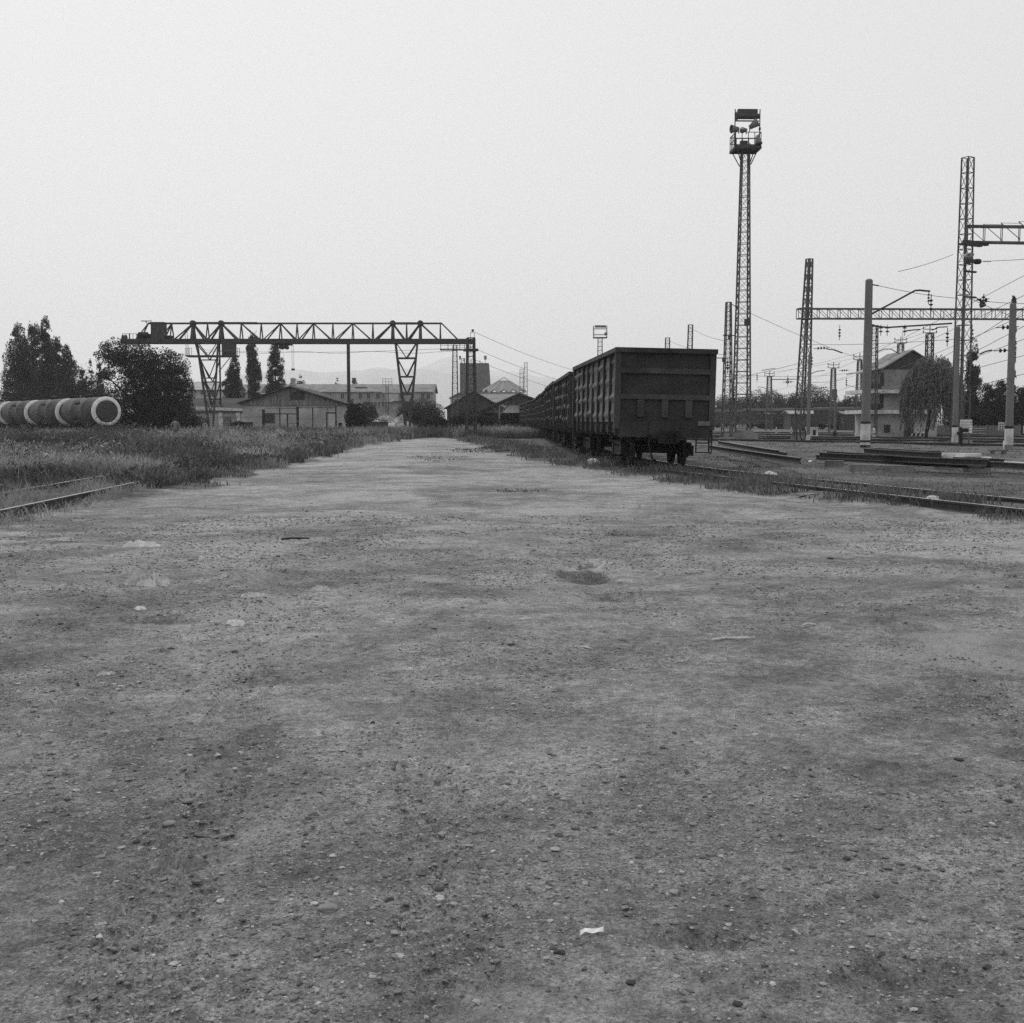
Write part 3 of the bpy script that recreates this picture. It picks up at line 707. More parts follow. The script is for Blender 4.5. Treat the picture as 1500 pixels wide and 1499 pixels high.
# floodlight mast
F0 = at(1085, 96); ptop = hz(219, 96)
fm = empty("floodlight_mast", F0, math.radians(2), "tallest lattice mast, floodlight platform on top, standing beside the open wagon", "mast")
lattice(ptop, 1.25, .54, 25, .11, .05).build("lattice_shaft", M['lattice'], fm)
m = MB(); m.box((0, 0, .25), (2.3, 2.0, .7)); m.box((.2, -.2, .7), (1.2, 1.2, .25)); m.build("plinth", M['concrete'], fm)
m = MB(); S = 1.0
m.box((0, 0, ptop + .06), (2 * S, 2 * S, .10)); 
for sx in (-1, 1):
    m.bar((sx * S, -S, ptop - .05), (sx * S, S, ptop - .05), .12, .2); m.bar((-S, sx * S, ptop - .05), (S, sx * S, ptop - .05), .12, .2)
    for sy in (-1, 1): m.bar((sx * S * .85, sy * S * .85, ptop - .1), (sx * .36, sy * .36, ptop - 1.25), .06)
m.build("platform", M['lattice_dark'], fm)
m = MB()
for z in (.55, 1.05):
    for sx in (-1, 1): m.bar((sx * S, -S, ptop + z + .05), (sx * S, S, ptop + z + .05), .05); m.bar((-S, sx * S, ptop + z + .05), (S, sx * S, ptop + z + .05), .05)
for k in range(5):
    q = -S + 2 * S * k / 4
    for sx in (-1, 1): m.bar((sx * S, q, ptop), (sx * S, q, ptop + 1.1), .05); m.bar((q, sx * S, ptop), (q, sx * S, ptop + 1.1), .05)
m.build("railing", M['lattice_dark'], fm)
m = MB()
for sx in (-1, 1): m.bar((sx * .98, -.6, ptop), (sx * .98, -.6, ptop + 2.95), .07); m.bar((sx * .98, -.6, ptop + 1.35), (sx * .98, -.6, ptop + 1.55), .14)
m.bar((-.98, -.6, ptop + 2.05), (.9, -.6, ptop + 2.05), .09); m.build("lamp_posts", M['lattice_dark'], fm)
m = MB(); m.cyl((-.78, -.6, ptop + 2.42), (.78, -.6, ptop + 2.42), .24, n=20); m.cyl((-.93, -.6, ptop + 2.42), (-.78, -.6, ptop + 2.42), .3, n=16); m.cyl((.78, -.6, ptop + 2.42), (.95, -.6, ptop + 2.42), .2, n=16)
m.box((0, -.5, ptop + 2.76), (1.55, .5, .36)); m.build("tube_lamp", M['lamp_dark'], fm)
def spot(parent, c, d, r, L):
    m = MB(); d = Vector(d).normalized(); m.lathe(c, d, [(0, .02), (0, r * .45), (L * .35, r * .6), (L, r), (L + .02, r * .96), (L - .05, r * .9)], 18); m.bar(Vector(c) - Vector((0, 0, .35)), Vector(c), .06)
    return m.build("floodlight", M['lamp_grey'], parent)
spot(fm, (-.75, -.9, ptop + 1.35), (-1, -.2, -.05), .34, .62); spot(fm, (.1, -.9, ptop + 1.45), (.8, -.35, .55), .36, .75); spot(fm, (.72, -.9, ptop + .85), (.15, -.3, -1), .28, .7); spot(fm, (-.15, -.9, ptop + 1.3), (-.3, .6, .1), .25, .5)
m = MB(); m.box((-.3, -.7, ptop + .3), (.55, .4, .35)); m.bar((0, -.7, ptop + .42), (.4, -.7, ptop + .12), .05); m.build("control_box", M['lamp_dark'], fm)
m = MB(); m.box((.22, -.62, hz(473, 96)), (.45, .25, .5)); m.build("junction_box", M['lamp_dark'], fm)

def mast(px, Y, top, w0, w1, panels, label, mat='lattice', leg=.08, brace=.04, lean=(0, 0), rz=0, x=True, group=None, name="lattice_mast", base=True):
    t = empty(name, at(px, Y), rz, label, "mast", group); h = hz(top, Y)
    lattice(h, w0, w1, panels, leg, brace, x=x, lean=lean).build("lattice_shaft", M[mat], t)
    if base:
        m = MB(); m.box((0, 0, .1), (w0 * 1.35, w0 * 1.35, .4)); m.build("footing", M['concrete'], t)
    return t, h
m1, h1 = mast(1064, 93, 443, .72, .34, 15, "slender lattice mast between the open wagon and the floodlight mast", rz=math.radians(6))
m = MB(); m.bar((.2, 0, h1 - .1), (.75, 0, h1 - .45), .05); m.build("bracket", M['lattice_dark'], m1)
for z, dx in ((hz(492, 93), 0), (hz(525, 93), -.45)): m = MB(); m.bar((dx - .5, -.3, z), (dx + .5, -.3, z), .07); m.cyl((dx, -.35, z - .3), (dx, -.35, z - .03), .11, n=10); m.build("insulator_bracket", M['lattice_dark'], m1)
m2, h2 = mast(1173, 96, 379, .88, .36, 15, "leaning lattice mast carrying the near end of the portal beam", leg=.11, lean=(.45, 0), rz=math.radians(20))
m3, h3 = mast(1405, 77, 231, .80, .52, 19, "broad lattice mast with a beam high up, close to the photograph's edge", leg=.075, brace=.04, rz=math.radians(30), x=False)
m = MB(); Y3 = 77; z3 = hz(357, Y3)
m.box((.35, -.5, z3), (2.2, .25, .22)); m.box((-.1, -.5, z3 - .16), (1.9, .25, .12)); m.build("beam_seat", M['lattice_dark'], m3)
for py in (383, 400, 437): MB().bar((-.75, -.62, hz(py, Y3)), (.3, -.62, hz(py, Y3)), .12).build("clamp_collar", M['lattice_dark'], m3)
MB().bar((-.85, -.62, hz(424, Y3)), (-.2, -.62, hz(432, Y3)), .06).build("slanting_arm", M['lattice_dark'], m3)
m = MB(); p = (-.55, -.75, hz(386, Y3)); m.lathe(Vector(p) + Vector((0, 0, -.1)), (-.45, -.3, .85), [(0, .05), (0, .16), (.35, .22), (.55, .34), (.55, .1)], 14); m.build("floodlight", M['lamp_grey'], m3)
m = MB(); p = Vector((.75, -.75, hz(443, Y3))); m.bar((.35, -.6, hz(436, Y3)), p, .05); m.lathe(p, (.2, -.3, -1), [(0, .05), (0, .12), (.25, .2), (.34, .2), (.34, .1)], 12); m.build("lamp", M['lamp_dark'], m3)
m = MB(); zb = hz(555, Y3); m.box((.32, -.75, zb), (.55, .2, .85)); m.add([(.0, -.86, zb - .42), (.64, -.86, zb - .42), (.32, -.86, zb + .6), (.0, -.65, zb - .42), (.64, -.65, zb - .42), (.32, -.65, zb + .6)], [(0, 1, 2), (5, 4, 3), (0, 3, 4, 1), (1, 4, 5, 2), (2, 5, 3, 0)]); m.bar((-.5, -.75, hz(562, Y3)), (1.0, -.75, hz(562, Y3)), .07); m.build("signal_head", M['black'], m3)

def truss_beam(a, b, hgt, dep, bay, label, mat='lattice', flip=False):
    a, b = Vector(a), Vector(b); L = (b - a).length; d = (b - a).normalized(); t = empty("portal_beam", a, math.atan2(d.y, d.x), label, "portal beam")
    m = MB(); n = max(2, round(L / bay)); sl = (b.z - a.z)
    for y in (-dep / 2, dep / 2):
        for z in (0, hgt): m.bar((0, y, z), (L, y, z + sl), .10)
        for k in range(n + 1): x = L * k / n; q = sl * k / n; m.bar((x, y, q), (x, y, hgt + q), .045)
        for k in range(n):
            x0, x1 = L * k / n, L * (k + 1) / n; fl = (k >= n * .62) if flip else False
            m.bar((x0, y, 0 if fl else hgt), (x1, y, hgt if fl else 0), .05, .03)
    for k in range(n + 1):
        x = L * k / n
        for z in (0, hgt): m.bar((x, -dep / 2, z), (x, dep / 2, z), .045)
        if k < n: m.bar((x, -dep / 2, hgt), (L * (k + 1) / n, dep / 2, hgt), .04, .02)
    m.build("beam_lattice", M[mat], t); return t
truss_beam(P(1168, 467, 96), P(1530, 468, 97), .78, .62, .85, "long lattice beam spanning the tracks between the leaning mast and the frame edge", flip=True)
truss_beam(P(1416, 355, 77.5), P(1545, 357, 75), 1.0, .75, 1.15, "short high lattice beam reaching out of frame from the broad mast")
mast(1526, 97, 440, .95, .5, 14, "lattice mast at the outer end of the long portal beam", leg=.1)

# concrete poles with painted feet
def concrete_pole(px, Y, top, r, label, white0, white1, band=True, lean=.0):
    t = empty("concrete_pole", at(px, Y), 0, label, "pole"); h = hz(top, Y)
    m = MB(); m.cyl((0, 0, -.3), (lean, 0, h), r * 1.12, r * .86, 20); m.cyl((lean, 0, h), (lean, 0, h + .08), r * .86, r * .5, 20); m.build("shaft", M['pole'], t)
    z0, z1 = max(.05, hz(white1, Y)), hz(white0, Y); f = lambda z: r * (1.12 - .26 * z / h)
    m = MB(); m.cyl((lean * z0 / h, 0, z0), (lean * z1 / h, 0, z1), f(z0) + .012, f(z1) + .012, 20); m.build("painted_foot", M['white'], t)
    if band:
        m = MB(); m.cyl((lean * z1 / h, 0, z1), (lean * z1 / h, 0, z1 + .13), f(z1) + .018, f(z1) + .018, 20); m.build("black_band", M['black'], t)
    return t, h
p1, hp1 = concrete_pole(1266.5, 66, 411, .23, "round concrete pole with a white painted foot and a bent bracket arm", 621, 655, lean=.02)
def loc1(px, py): q = P(px, py, 66); return (q.x - p1.location.x, -.05, q.z)
m = MB(); m.tube([loc1(1271, 463), loc1(1305, 445), loc1(1340, 426), loc1(1346, 425.5), loc1(1362, 427)], .055, 6); m.build("bracket_arm", M['lattice_dark'], p1)
m = MB(); m.bar(loc1(1270, 416), loc1(1287, 419), .06); m.build("top_arm", M['lattice_dark'], p1)
def insulator(parent, top, n=3, r=.09, sp=.17):
    m = MB(); top = Vector(top); m.cyl(top, top - Vector((0, 0, sp * (n + 1))), .018, n=6)
    for k in range(n): m.cyl(top - Vector((0, 0, sp * (k + .6))), top - Vector((0, 0, sp * (k + .6) + .08)), r * .4, r, 10)
    return m.build("insulator", M['black'], parent)
insulator(p1, loc1(1360, 428), 3)
m = MB(); m.tube([loc1(1272, 477), loc1(1300, 480), loc1(1394, 474)], .05, 6); m.bar(loc1(1268, 477), loc1(1280, 477), .12); m.build("lower_arm", M['lattice_dark'], p1)
for px in (1290, 1299.5, 1325): insulator(p1, loc1(px, 476), 2, .13, .2)
m = MB()
for a, b in ((645, 648), (652, 655)):
    z0, z1 = hz(b, 66), hz(a, 66); m.cyl((0, 0, max(.02, z0)), (0, 0, z1), .274, .274, 20)
m.build("foot_stripe", M['black'], p1)
p2, hp2 = concrete_pole(1397.5, 75, 480, .165, "concrete pole standing in front of the broad lattice mast", 626, 648, band=True)
p3, hp3 = concrete_pole(1476.5, 63, 446, .19, "concrete pole with a small sign, cut by the frame edge", 628, 652, band=True)
m = MB(); m.box((-.5, -.2, hz(624.5, 63)), (.30, .04, .42)); m.build("sign_plate", M['frame_paint'], p3)
m = MB()
for dz in (.1, -.03, -.15):
    for dx in (-.07, .06): m.box((-.5 + dx, -.222, hz(624.5, 63) + dz), (.07, .006, .07))
m.build("sign_figures", M['black'], p3)
m = MB(); m.bar((-.36, -.2, hz(624.5, 63)), (-.1, -.1, hz(624.5, 63)), .04); m.build("sign_bracket", M['black'], p3)
# slatted white board on the broad mast, written in rows too small to read
b0 = at(1413.5, 73); sb = empty("slatted_board", b0, 0, "white board of five horizontal slats on posts beside the broad lattice mast", "board")
zt, zb_ = hz(614.5, 73), hz(635, 73); hs = (zt - zb_) / 5
for k in range(5):
    m = MB(); m.box((0, 0, zb_ + hs * (k + .5)), (.74, .04, hs * .86)); m.build("slat", M['white'], sb)
m = MB(); m.bar((.2, .06, 0), (.2, .06, zt + .05), .07); m.bar((-.28, .06, 0), (-.28, .06, zt + .05), .07); m.build("board_posts", M['lattice'], sb)
# dark point-machine post at the foot of the mast
t = empty("signal_post", at(1406, 71), 0, "short dark equipment post at the foot of the broad mast", "post")
m = MB(); m.box((0, 0, .5), (.18, .18, 1.0)); m.cyl((0, 0, .9), (0, 0, 1.2), .12, .06, 10); m.box((0, 0, .05), (.4, .4, .12)); m.build("post", M['black'], t)
m = MB(); m.box((.18, 0, 1.0), (.5, .22, .24)); m.box((-.15, -.05, .82), (.16, .2, .2)); m.build("equipment_box", M['black'], t)
t = empty("marker_post", G(1473, 659.5), 0, "low white marker block at the foot of the edge pole", "marker post")
m = MB(); m.box((0, 0, .22), (.22, .2, .44)); m.prism([(-.11, .44), (.11, .44), (.07, .5), (-.07, .5)], -.1, .1); m.build("block", M['white'], t)
m = MB(); m.box((.04, -.104, .3), (.03, .008, .14)); m.build("painted_figure", M['black'], t)
# ------------------------------------------------------------------ gantry crane over the yard road
YC = 150.0
cr = empty("gantry_crane", at(458, YC), 0, "long dark gantry crane on two V-shaped lattice legs across the far yard", "gantry crane")
def cx_(px): return (px - 458) / FPX * YC
def cz_(py): return hz(py, YC)
HB, HT = cz_(500.5), cz_(474); D = 1.0
m = MB()
for y in (-D, D): m.bar((cx_(187), y, HB), (cx_(695), y, HB), .26, .55)
m.bar((cx_(187), -D, HB), (cx_(187), D, HB), .4, .55); m.bar((cx_(695), -D, HB), (cx_(695), D, HB), .3, .5)
for k in range(26): x = cx_(187) + (cx_(695) - cx_(187)) * k / 25; m.bar((x, -D, HB), (x, D, HB), .12)
m.cyl((cx_(184), 0, cz_(496)), (cx_(190), 0, cz_(496)), .45, n=14); m.build("bottom_chord", M['crane'], cr)
m = MB(); m.bar((cx_(222), 0, HT), (cx_(648), 0, HT), .24, .22)
m.bar((cx_(380), 0, HT + .02), (cx_(287), 0, HT + .04), .28, .28); m.bar((cx_(577), 0, HT), (cx_(617), 0, HT), .28, .28); m.build("top_chord", M['crane'], cr)
posts = [228, 256, 287, 308, 328, 357, 386, 414, 438, 462, 490, 519, 548, 577, 597, 617, 646]
for k, px in enumerate(posts):
    m = MB()
    w = .30 if px in (287, 328, 577, 617) else .14
    for y in (-D, D): m.bar((cx_(px), y, HB), (cx_(px), 0, HT), w, w * .8)
    m.build("truss_post", M['crane'], cr)
dg = [(222, HT, 205, HB), (256, HT, 240, HB), (287, HT, 260, HB), (328, HT, 354, HB), (357, HT, 386, HB), (414, HT, 389, HB), (414, HT, 438, HB), (462, HT, 440, HB), (462, HT, 490, HB), (519, HT, 492, HB), (519, HT, 548, HB), (577, HT, 550, HB), (617, HT, 645, HB), (648, HT, 674, HB), (287, HT, 307, HB), (328, HT, 308, HB), (577, HT, 596, HB), (617, HT, 598, HB)]
for a, za, b, zb in dg:
    for y in (-D, D): m = MB(); m.bar((cx_(a), 0, za), (cx_(b), y, zb), .13 if a not in (287, 328, 577, 617) else .18); m.build("diagonal", M['crane'], cr)
for px in (287, 328, 577, 617): m = MB(); m.lathe((cx_(px), -.3, HT), (0, 1, 0), [(0, 0), (0, .38), (.6, .38), (.6, 0)], 14); m.bar((cx_(px), 0, HT), (cx_(px), 0, HB), .32, .3); m.build("joint_cap", M['crane'], cr)
def leg(tops, foot, yt, yf, rungs, name_mat='crane', w=.21):
    m = MB(); ft = Vector((foot[0], yf, foot[1])); L = []
    for tx in tops:
        e = ft + Vector(((.22 if tx > foot[0] else -.22), 0, 0)); s = Vector((tx, yt, HB)); m.bar(s, e, w, w); L.append((s, e))
    prev = None
    for k, t in enumerate(rungs):
        a, b = L[0][0].lerp(L[0][1], t), L[1][0].lerp(L[1][1], t); m.bar(a, b, .14)
        if prev: c = (a + b) / 2; m.bar(prev[0], c, .11); m.bar(prev[1], c, .11)
        prev = (a, b)
    return m.build("leg", M[name_mat], cr)
leg((cx_(295), cx_(326)), (cx_(318), .5), -D, -2.6, (.0, .17, .42, .62, .8))
leg((cx_(287), cx_(322)), (cx_(299 + 6.3), .5), D, 6.0, (.0, .2, .45, .65, .8))
leg((cx_(581), cx_(613.5)), (cx_(598), .5), -D, -1.2, (.0, .19, .40, .60, .78, .9), w=.19)
leg((cx_(580), cx_(612)), (cx_(597), .5), D, 1.4, (.0, .19, .40, .60, .78, .9), w=.19)
for px, y in ((318, -2.6), (598, -1.2), (597, 1.4), (299 + 6.3, 6.0)): m = MB(); m.box((cx_(px), y, .45), (1.0, 1.6, .5)); m.cyl((cx_(px) - .1, y - .5, .3), (cx_(px) + .1, y - .5, .3), .3, n=14); m.cyl((cx_(px) - .1, y + .5, .3), (cx_(px) + .1, y + .5, .3), .3, n=14); m.build("wheel_bogie", M['underframe'], cr)
m = MB(); m.box((cx_(238.5), -.4, cz_(485.5)), (1.65, 1.3, 2.05)); m.box((cx_(238.5), -.4, cz_(473.5)), (1.8, 1.45, .1)); m.build("electrical_cabinet", M['lamp_dark'], cr)
m = MB(); m.box((cx_(217), -.3, cz_(494)), (1.5, 1.2, .7)); m.cyl((cx_(211), -.9, cz_(492)), (cx_(224), -.9, cz_(492)), .4, n=14); m.box((cx_(253), -.3, cz_(495)), (.7, .8, .5)); m.build("winch", M['underframe'], cr)
m = MB()
for k, px in enumerate((188, 193, 198, 203, 208)): m.bar((cx_(px), -D, HB), (cx_(px), -D, HB + .95), .05 if k != 2 else .12)
m.bar((cx_(188), -D, HB + .9), (cx_(208), -D, HB + .9), .04); m.bar((cx_(220), 0, HT), (cx_(218), 0, HT + .3), .1); m.bar((cx_(212), 0, HT + .3), (cx_(227), 0, HT + .3), .1); m.build("end_railing", M['crane'], cr)
m = MB(); z = cz_(523); m.box((cx_(319), -D - .3, z), (6.2, 1.4, .22))
for px in (281, 284, 287, 290, 338, 345, 350, 356, 359): m.bar((cx_(px), -D - .95, z), (cx_(px), -D - .95, z + .95), .045)
m.bar((cx_(281), -D - .95, z + .95), (cx_(291), -D - .95, z + .95), .045); m.bar((cx_(350), -D - .95, z + .95), (cx_(359), -D - .95, z + .95), .045)
m.bar((cx_(281), -D - .3, z), (cx_(279), -D - .3, HB + 1.3), .05); m.bar((cx_(284), -D - .3, z), (cx_(282), -D - .3, HB + 1.3), .05); m.bar((cx_(326), -D, cz_(545)), (cx_(345), -D - .3, z), .08); m.build("walkway", M['crane'], cr)
m = MB(); m.box((cx_(342), -D - .2, cz_(512.5)), (1.55, 1.3, 1.75)); m.build("cabin", M['crane'], cr)
for px in (338, 346): MB().box((cx_(px), -D - .86, cz_(515)), (.5, .02, .6)).build("cabin_window", M['window'], cr)
m = MB(); z = cz_(505)
m.box((cx_(417), 0, z), (2.2, 1.6, .18))
for px in (407, 415, 422): m.cyl((cx_(px), -.6, cz_(509)), (cx_(px), .6, cz_(509)), .26, n=14)
m.bar((cx_(401), 0, cz_(505)), (cx_(430), 0, cz_(505)), .1); m.bar((cx_(401), 0, cz_(505)), (cx_(401), 0, cz_(510)), .1); m.build("hoist_trolley", M['crane'], cr)
m = MB(); m.cyl((cx_(430), 0, z), (cx_(430), 0, cz_(539)), .018, n=5); m.cyl((cx_(432.5), 0, z), (cx_(432.5), 0, cz_(539)), .018, n=5); m.cyl((cx_(417), 0, cz_(509)), (cx_(418), 0, cz_(530)), .012, n=5); m.build("hoist_rope", M['wire'], cr)
m = MB(); m.box((cx_(431.3), 0, cz_(541.5)), (.38, .3, .22)); m.bar((cx_(429.8), 0, cz_(539)), (cx_(429.8), 0, cz_(543)), .07); m.bar((cx_(432.8), 0, cz_(539)), (cx_(432.8), 0, cz_(543)), .07); m.build("hook_block", M['underframe'], cr)
m = MB(); z = cz_(513.5); m.box((cx_(668), -D - .2, z), (3.7, 1.2, .12))
for px in (647.5, 658, 666, 675, 682, 690): m.bar((cx_(px), -D - .7, z), (cx_(px), -D - .7, HB), .07)
m.bar((cx_(647.5), -D - .7, z + .5), (cx_(690), -D - .7, z + .5), .04); m.build("end_walkway", M['crane'], cr)
m = MB(); pt = [Vector((cx_(150 + 3), 0, 0))]
m.tube([(cx_(300 + 14 * k), D + .4, cz_(515.5) + .12 * math.sin(k * .8)) for k in range(27)], .02, 4); m.build("power_cable", M['wire'], cr)

# dark lattice tower at the end of the crane
t = empty("lattice_tower", G(690, 643.5), math.radians(14), "dark lattice tower at the road's end where the crane girder stops", "lattice tower"); YT = G(690, 643.5).y; hT = hz(495, YT)
lattice(hT, .80, .56, 11, .11, .05).build("lattice_shaft", M['lattice_dark'], t)
m = MB()
for z in (hz(632, YT), hz(637, YT)): m.bar((-.45, -.42, z), (.45, -.42, z), .09)
m.build("ladder_rungs", M['lattice_dark'], t)
m = MB(); zz = hz(513, YT); m.box((0, 0, zz), (1.1, 1.1, .2)); m.build("collar", M['lattice_dark'], t)
m = MB()
for x in (-.02, .32): m.bar((x, 0, hT - .2), (x, 0, hz(487, YT)), .035)
m.bar((-.02, 0, hz(487, YT)), (.32, 0, hz(487, YT)), .035); m.bar((.5, -.1, 2.5), (.36, -.1, hT - .3), .04); m.build("top_frame", M['lattice'], t)
m = MB(); m.lathe((.15, -.1, hz(484.5, YT)), (0, -1, 0), [(-.1, .04), (-.08, .09), (0, .12), (.08, .09), (.1, .02)], 12); m.build("insulator_disc", M['black'], t)
t = empty("steel_pipe", at(512, 135), 0, "tall thin dark pipe standing beyond the shed's far corner", "pipe")
m = MB(); m.cyl((0, 0, 0), (0, 0, hz(499, 135)), .19, n=14); m.cyl((0, 0, hz(499, 135)), (0, 0, hz(498, 135)), .23, n=14); m.build("shaft", M['crane'], t)
m = MB(); m.cyl((0, 0, -.1), (0, 0, .12), .4, n=14); m.build("base_flange", M['crane'], t)

# ------------------------------------------------------------------ open wagons
RT = .18
WL, WHALF, ZT, ZB = 12.8, 1.39, 3.62, 1.50
def side_panel_mesh(s):
    m = MB(); ny, nz = 112, 44; V = []
    ys = np.linspace(-WL / 2, WL / 2, ny + 1); zs = np.linspace(ZB, ZT - .08, nz + 1)
    ribs = np.linspace(-WL / 2, WL / 2, 9)
    Yg, Zg = np.meshgrid(ys, zs, indexing='ij')
    k = np.clip(np.searchsorted(ribs, Yg, side='right') - 1, 0, 7); uu = (Yg - ribs[k]) / (ribs[1] - ribs[0]); v = (Zg - ZB) / (ZT - .08 - ZB)
    ridge_ = sum(np.clip(1 - np.abs(v - c - .05 * (_hash(k, k * 0 + int(c * 50), k * 0, 3) - .5)) / .055, 0, 1) ** .6 for c in (.12, .37, .62, .87))
    env = np.clip(np.minimum(uu, 1 - uu) / .14, 0, 1) ** .8
    bul = env * (ridge_ * .066 * (.35 + 1.3 * _hash(k, np.floor(v * 4), k * 0, 8 + (s > 0))) + .07 * (vnoise2(Yg * 1.1 + s * 7, Zg * 1.5, 8) - .35)) + .015 * (vnoise2(Yg * 4 + s, Zg * 5, 9) - .5)
    X = s * (WHALF + bul - .02)
    V = np.stack([X, Yg, Zg], -1).reshape(-1, 3); w = nz + 1
    F = []
    for i in range(ny):
        for j in range(nz):
            a = i * w + j; q = (a, a + w, a + w + 1, a + 1); F.append(q if s > 0 else q[::-1])
    m.add(V, F, 0, True); return m
def make_wheelset_bogie(parent, y):
    b = MB()
    for s in (-1, 1):
        b.box((s * 1.02, y, .62), (.16, 1.2, .26)); b.box((s * 1.02, y - .92, .66), (.2, .34, .3)); b.box((s * 1.02, y + .92, .66), (.2, .34, .3)); b.bar((s * 1.02, y - .85, .78), (s * 1.02, y - .3, .5), .14); b.bar((s * 1.02, y + .85, .78), (s * 1.02, y + .3, .5), .14)
        for q in (-.12, .12): b.cyl((s * 1.02, y + q, .5), (s * 1.02, y + q, .8), .09, n=10)
        b.bar((s * 1.02, y - .85, .86), (s * 1.02, y + .85, .86), .16, .1)
    b.box((0, y, .8), (2.1, .34, .24)); bo = b.build("bogie", M['underframe'], parent)
    for q in (-.925, .925):
        w = MB(); w.cyl((-.95, y + q, RT + .475), (.95, y + q, RT + .475), .085, n=12)
        for s in (-1, 1): w.lathe((s * .73, y + q, RT + .475), (s, 0, 0), [(0, .02), (0, .505), (.03, .505), (.035, .475), (.13, .465), (.13, .36), (.08, .33), (.08, .16), (.16, .12), (.16, .02)], 28)
        w.build("wheelset", M['underframe'], bo)
    return bo
def make_gondola():
    t = empty("open_wagon", (0, 0, 0))
    for s in (-1, 1):
        side_panel_mesh(s).build("side_wall", M['wagon'], t)
        for k, y in enumerate(np.linspace(-WL / 2 + .06, WL / 2 - .06, 9)):
            MB().box((s * (WHALF - .005), y, (ZT + 1.18) / 2), (.15, .15, ZT - 1.18)).box((s * (WHALF - .02), y, 1.25), (.2, .09, .3)).build("rib", M['wagon_end'], t)
        m = MB(); m.box((s * (WHALF + .03), 0, ZT), (.2, WL + .06, .13)); m.build("top_rail", M['rust'], t)
        m = MB(); m.box((s * (WHALF - .08), 0, 1.30), (.1, WL - .2, .26)); m.build("side_sill", M['underframe'], t)
        m = MB()
        for k in range(14): m.box((s * (WHALF - .25), -WL / 2 + .9 + k * (WL - 1.8) / 13, 1.16), (.07, .6, .12))
        m.build("hatch_latches", M['underframe'], t)
    for s in (-1, 1):
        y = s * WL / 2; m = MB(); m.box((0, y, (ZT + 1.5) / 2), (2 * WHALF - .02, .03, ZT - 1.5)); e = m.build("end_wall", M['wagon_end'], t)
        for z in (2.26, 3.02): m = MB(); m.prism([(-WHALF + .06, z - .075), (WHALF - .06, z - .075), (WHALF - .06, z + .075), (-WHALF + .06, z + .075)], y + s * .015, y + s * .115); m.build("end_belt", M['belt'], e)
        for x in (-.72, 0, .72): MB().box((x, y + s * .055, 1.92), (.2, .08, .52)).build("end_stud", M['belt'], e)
        for q in (-1, 1): MB().box((q * (WHALF + .02), y, (ZT + 1.3) / 2), (.18, .16, ZT - 1.3)).build("corner_post", M['belt'], t)
        m = MB(); m.box((0, y + s * .06, ZT), (2 * WHALF + .26, .22, .14)); m.build("end_rail", M['rust'], t)
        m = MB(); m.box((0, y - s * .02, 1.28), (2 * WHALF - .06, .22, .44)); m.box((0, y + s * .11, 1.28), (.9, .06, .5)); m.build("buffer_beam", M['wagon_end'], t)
        m = MB(); m.box((0, y + s * .3, 1.08), (.34, .5, .3)); m.box((.06, y + s * .62, 1.08), (.52, .3, .38)); m.box((-.2, y + s * .82, 1.08), (.14, .26, .34)); m.box((.28, y + s * .78, 1.08), (.12, .2, .3)); m.build("coupler", M['underframe'], t)
        m = MB(); m.tube([(-.45, y + s * .18, 1.05), (-.5, y + s * .45, .8), (-.42, y + s * .6, .45), (-.3, y + s * .5, .38)], .03, 6); m.cyl((-.45, y + s * .12, 1.1), (-.45, y + s * .28, 1.08), .06, n=8); m.build("brake_hose", M['underframe'], t)
        m = MB(); m.bar((.2, y + s * .16, 1.02), (1.3, y + s * .16, 1.02), .035); m.bar((1.3, y + s * .16, 1.02), (1.34, y + s * .2, .72), .035); m.build("uncoupling_lever", M['rust'], t)
        m = MB(); q = -s * 1.0
        for xx in (q * (WHALF - .42), q * (WHALF - .04)): m.bar((xx, y + s * .05, .62), (xx, y + s * .05, 1.15), .04)
        for zz in (.64, .92): m.bar((q * (WHALF - .42), y + s * .05, zz), (q * (WHALF - .04), y + s * .05, zz), .05, .04)
        m.build("step", M['rust'], t)
        m = MB(); q = -s
        for yy_ in (y - s * .22, y - s * .55): m.bar((q * (WHALF + .1), yy_, .6), (q * (WHALF + .1), yy_, 1.5), .035)
        for zz in (.62, .95, 1.3): m.bar((q * (WHALF + .1), y - s * .22, zz), (q * (WHALF + .1), y - s * .55, zz), .035)
        m.build("ladder", M['rust'], t)
    m = MB(); m.box((0, 0, 1.38), (2 * WHALF - .08, WL - .06, .08)); m.build("floor", M['rust'], t)
    m = MB(); m.box((0, 0, 1.08), (.5, WL - .3, .36)); m.cyl((.55, -1.2, .95), (.55, .2, .95), .2, n=14); m.box((-.5, .3, .95), (.4, .9, .3)); m.bar((.3, -3.4, .72), (.3, 3.4, .72), .04); m.build("center_sill", M['underframe'], t)
    make_wheelset_bogie(t, -WL / 2 + 2.12); make_wheelset_bogie(t, WL / 2 - 2.12)
    return t
LX = np.array([(35, 3.02), (49, 2.38), (63, 2.18), (77, 2.12), (91, 2.12), (105, 2.1), (119, 1.9), (133, 1.5), (147, .9), (161, 0)])   # the train's near flank
train = []
wl_ = ["nearest open wagon, its dark belted end wall facing the dirt road", "open wagon coupled directly behind the nearest one", "third open wagon of the long dark rake", "fourth open wagon of the rake, mostly hidden by those before it", "fifth open wagon of the rake, a thin slice of its side showing", "sixth open wagon of the rake by the dark canopy", "seventh open wagon of the rake where the line bends", "last open wagon of the rake, farthest along the bend"]
g0 = make_gondola()
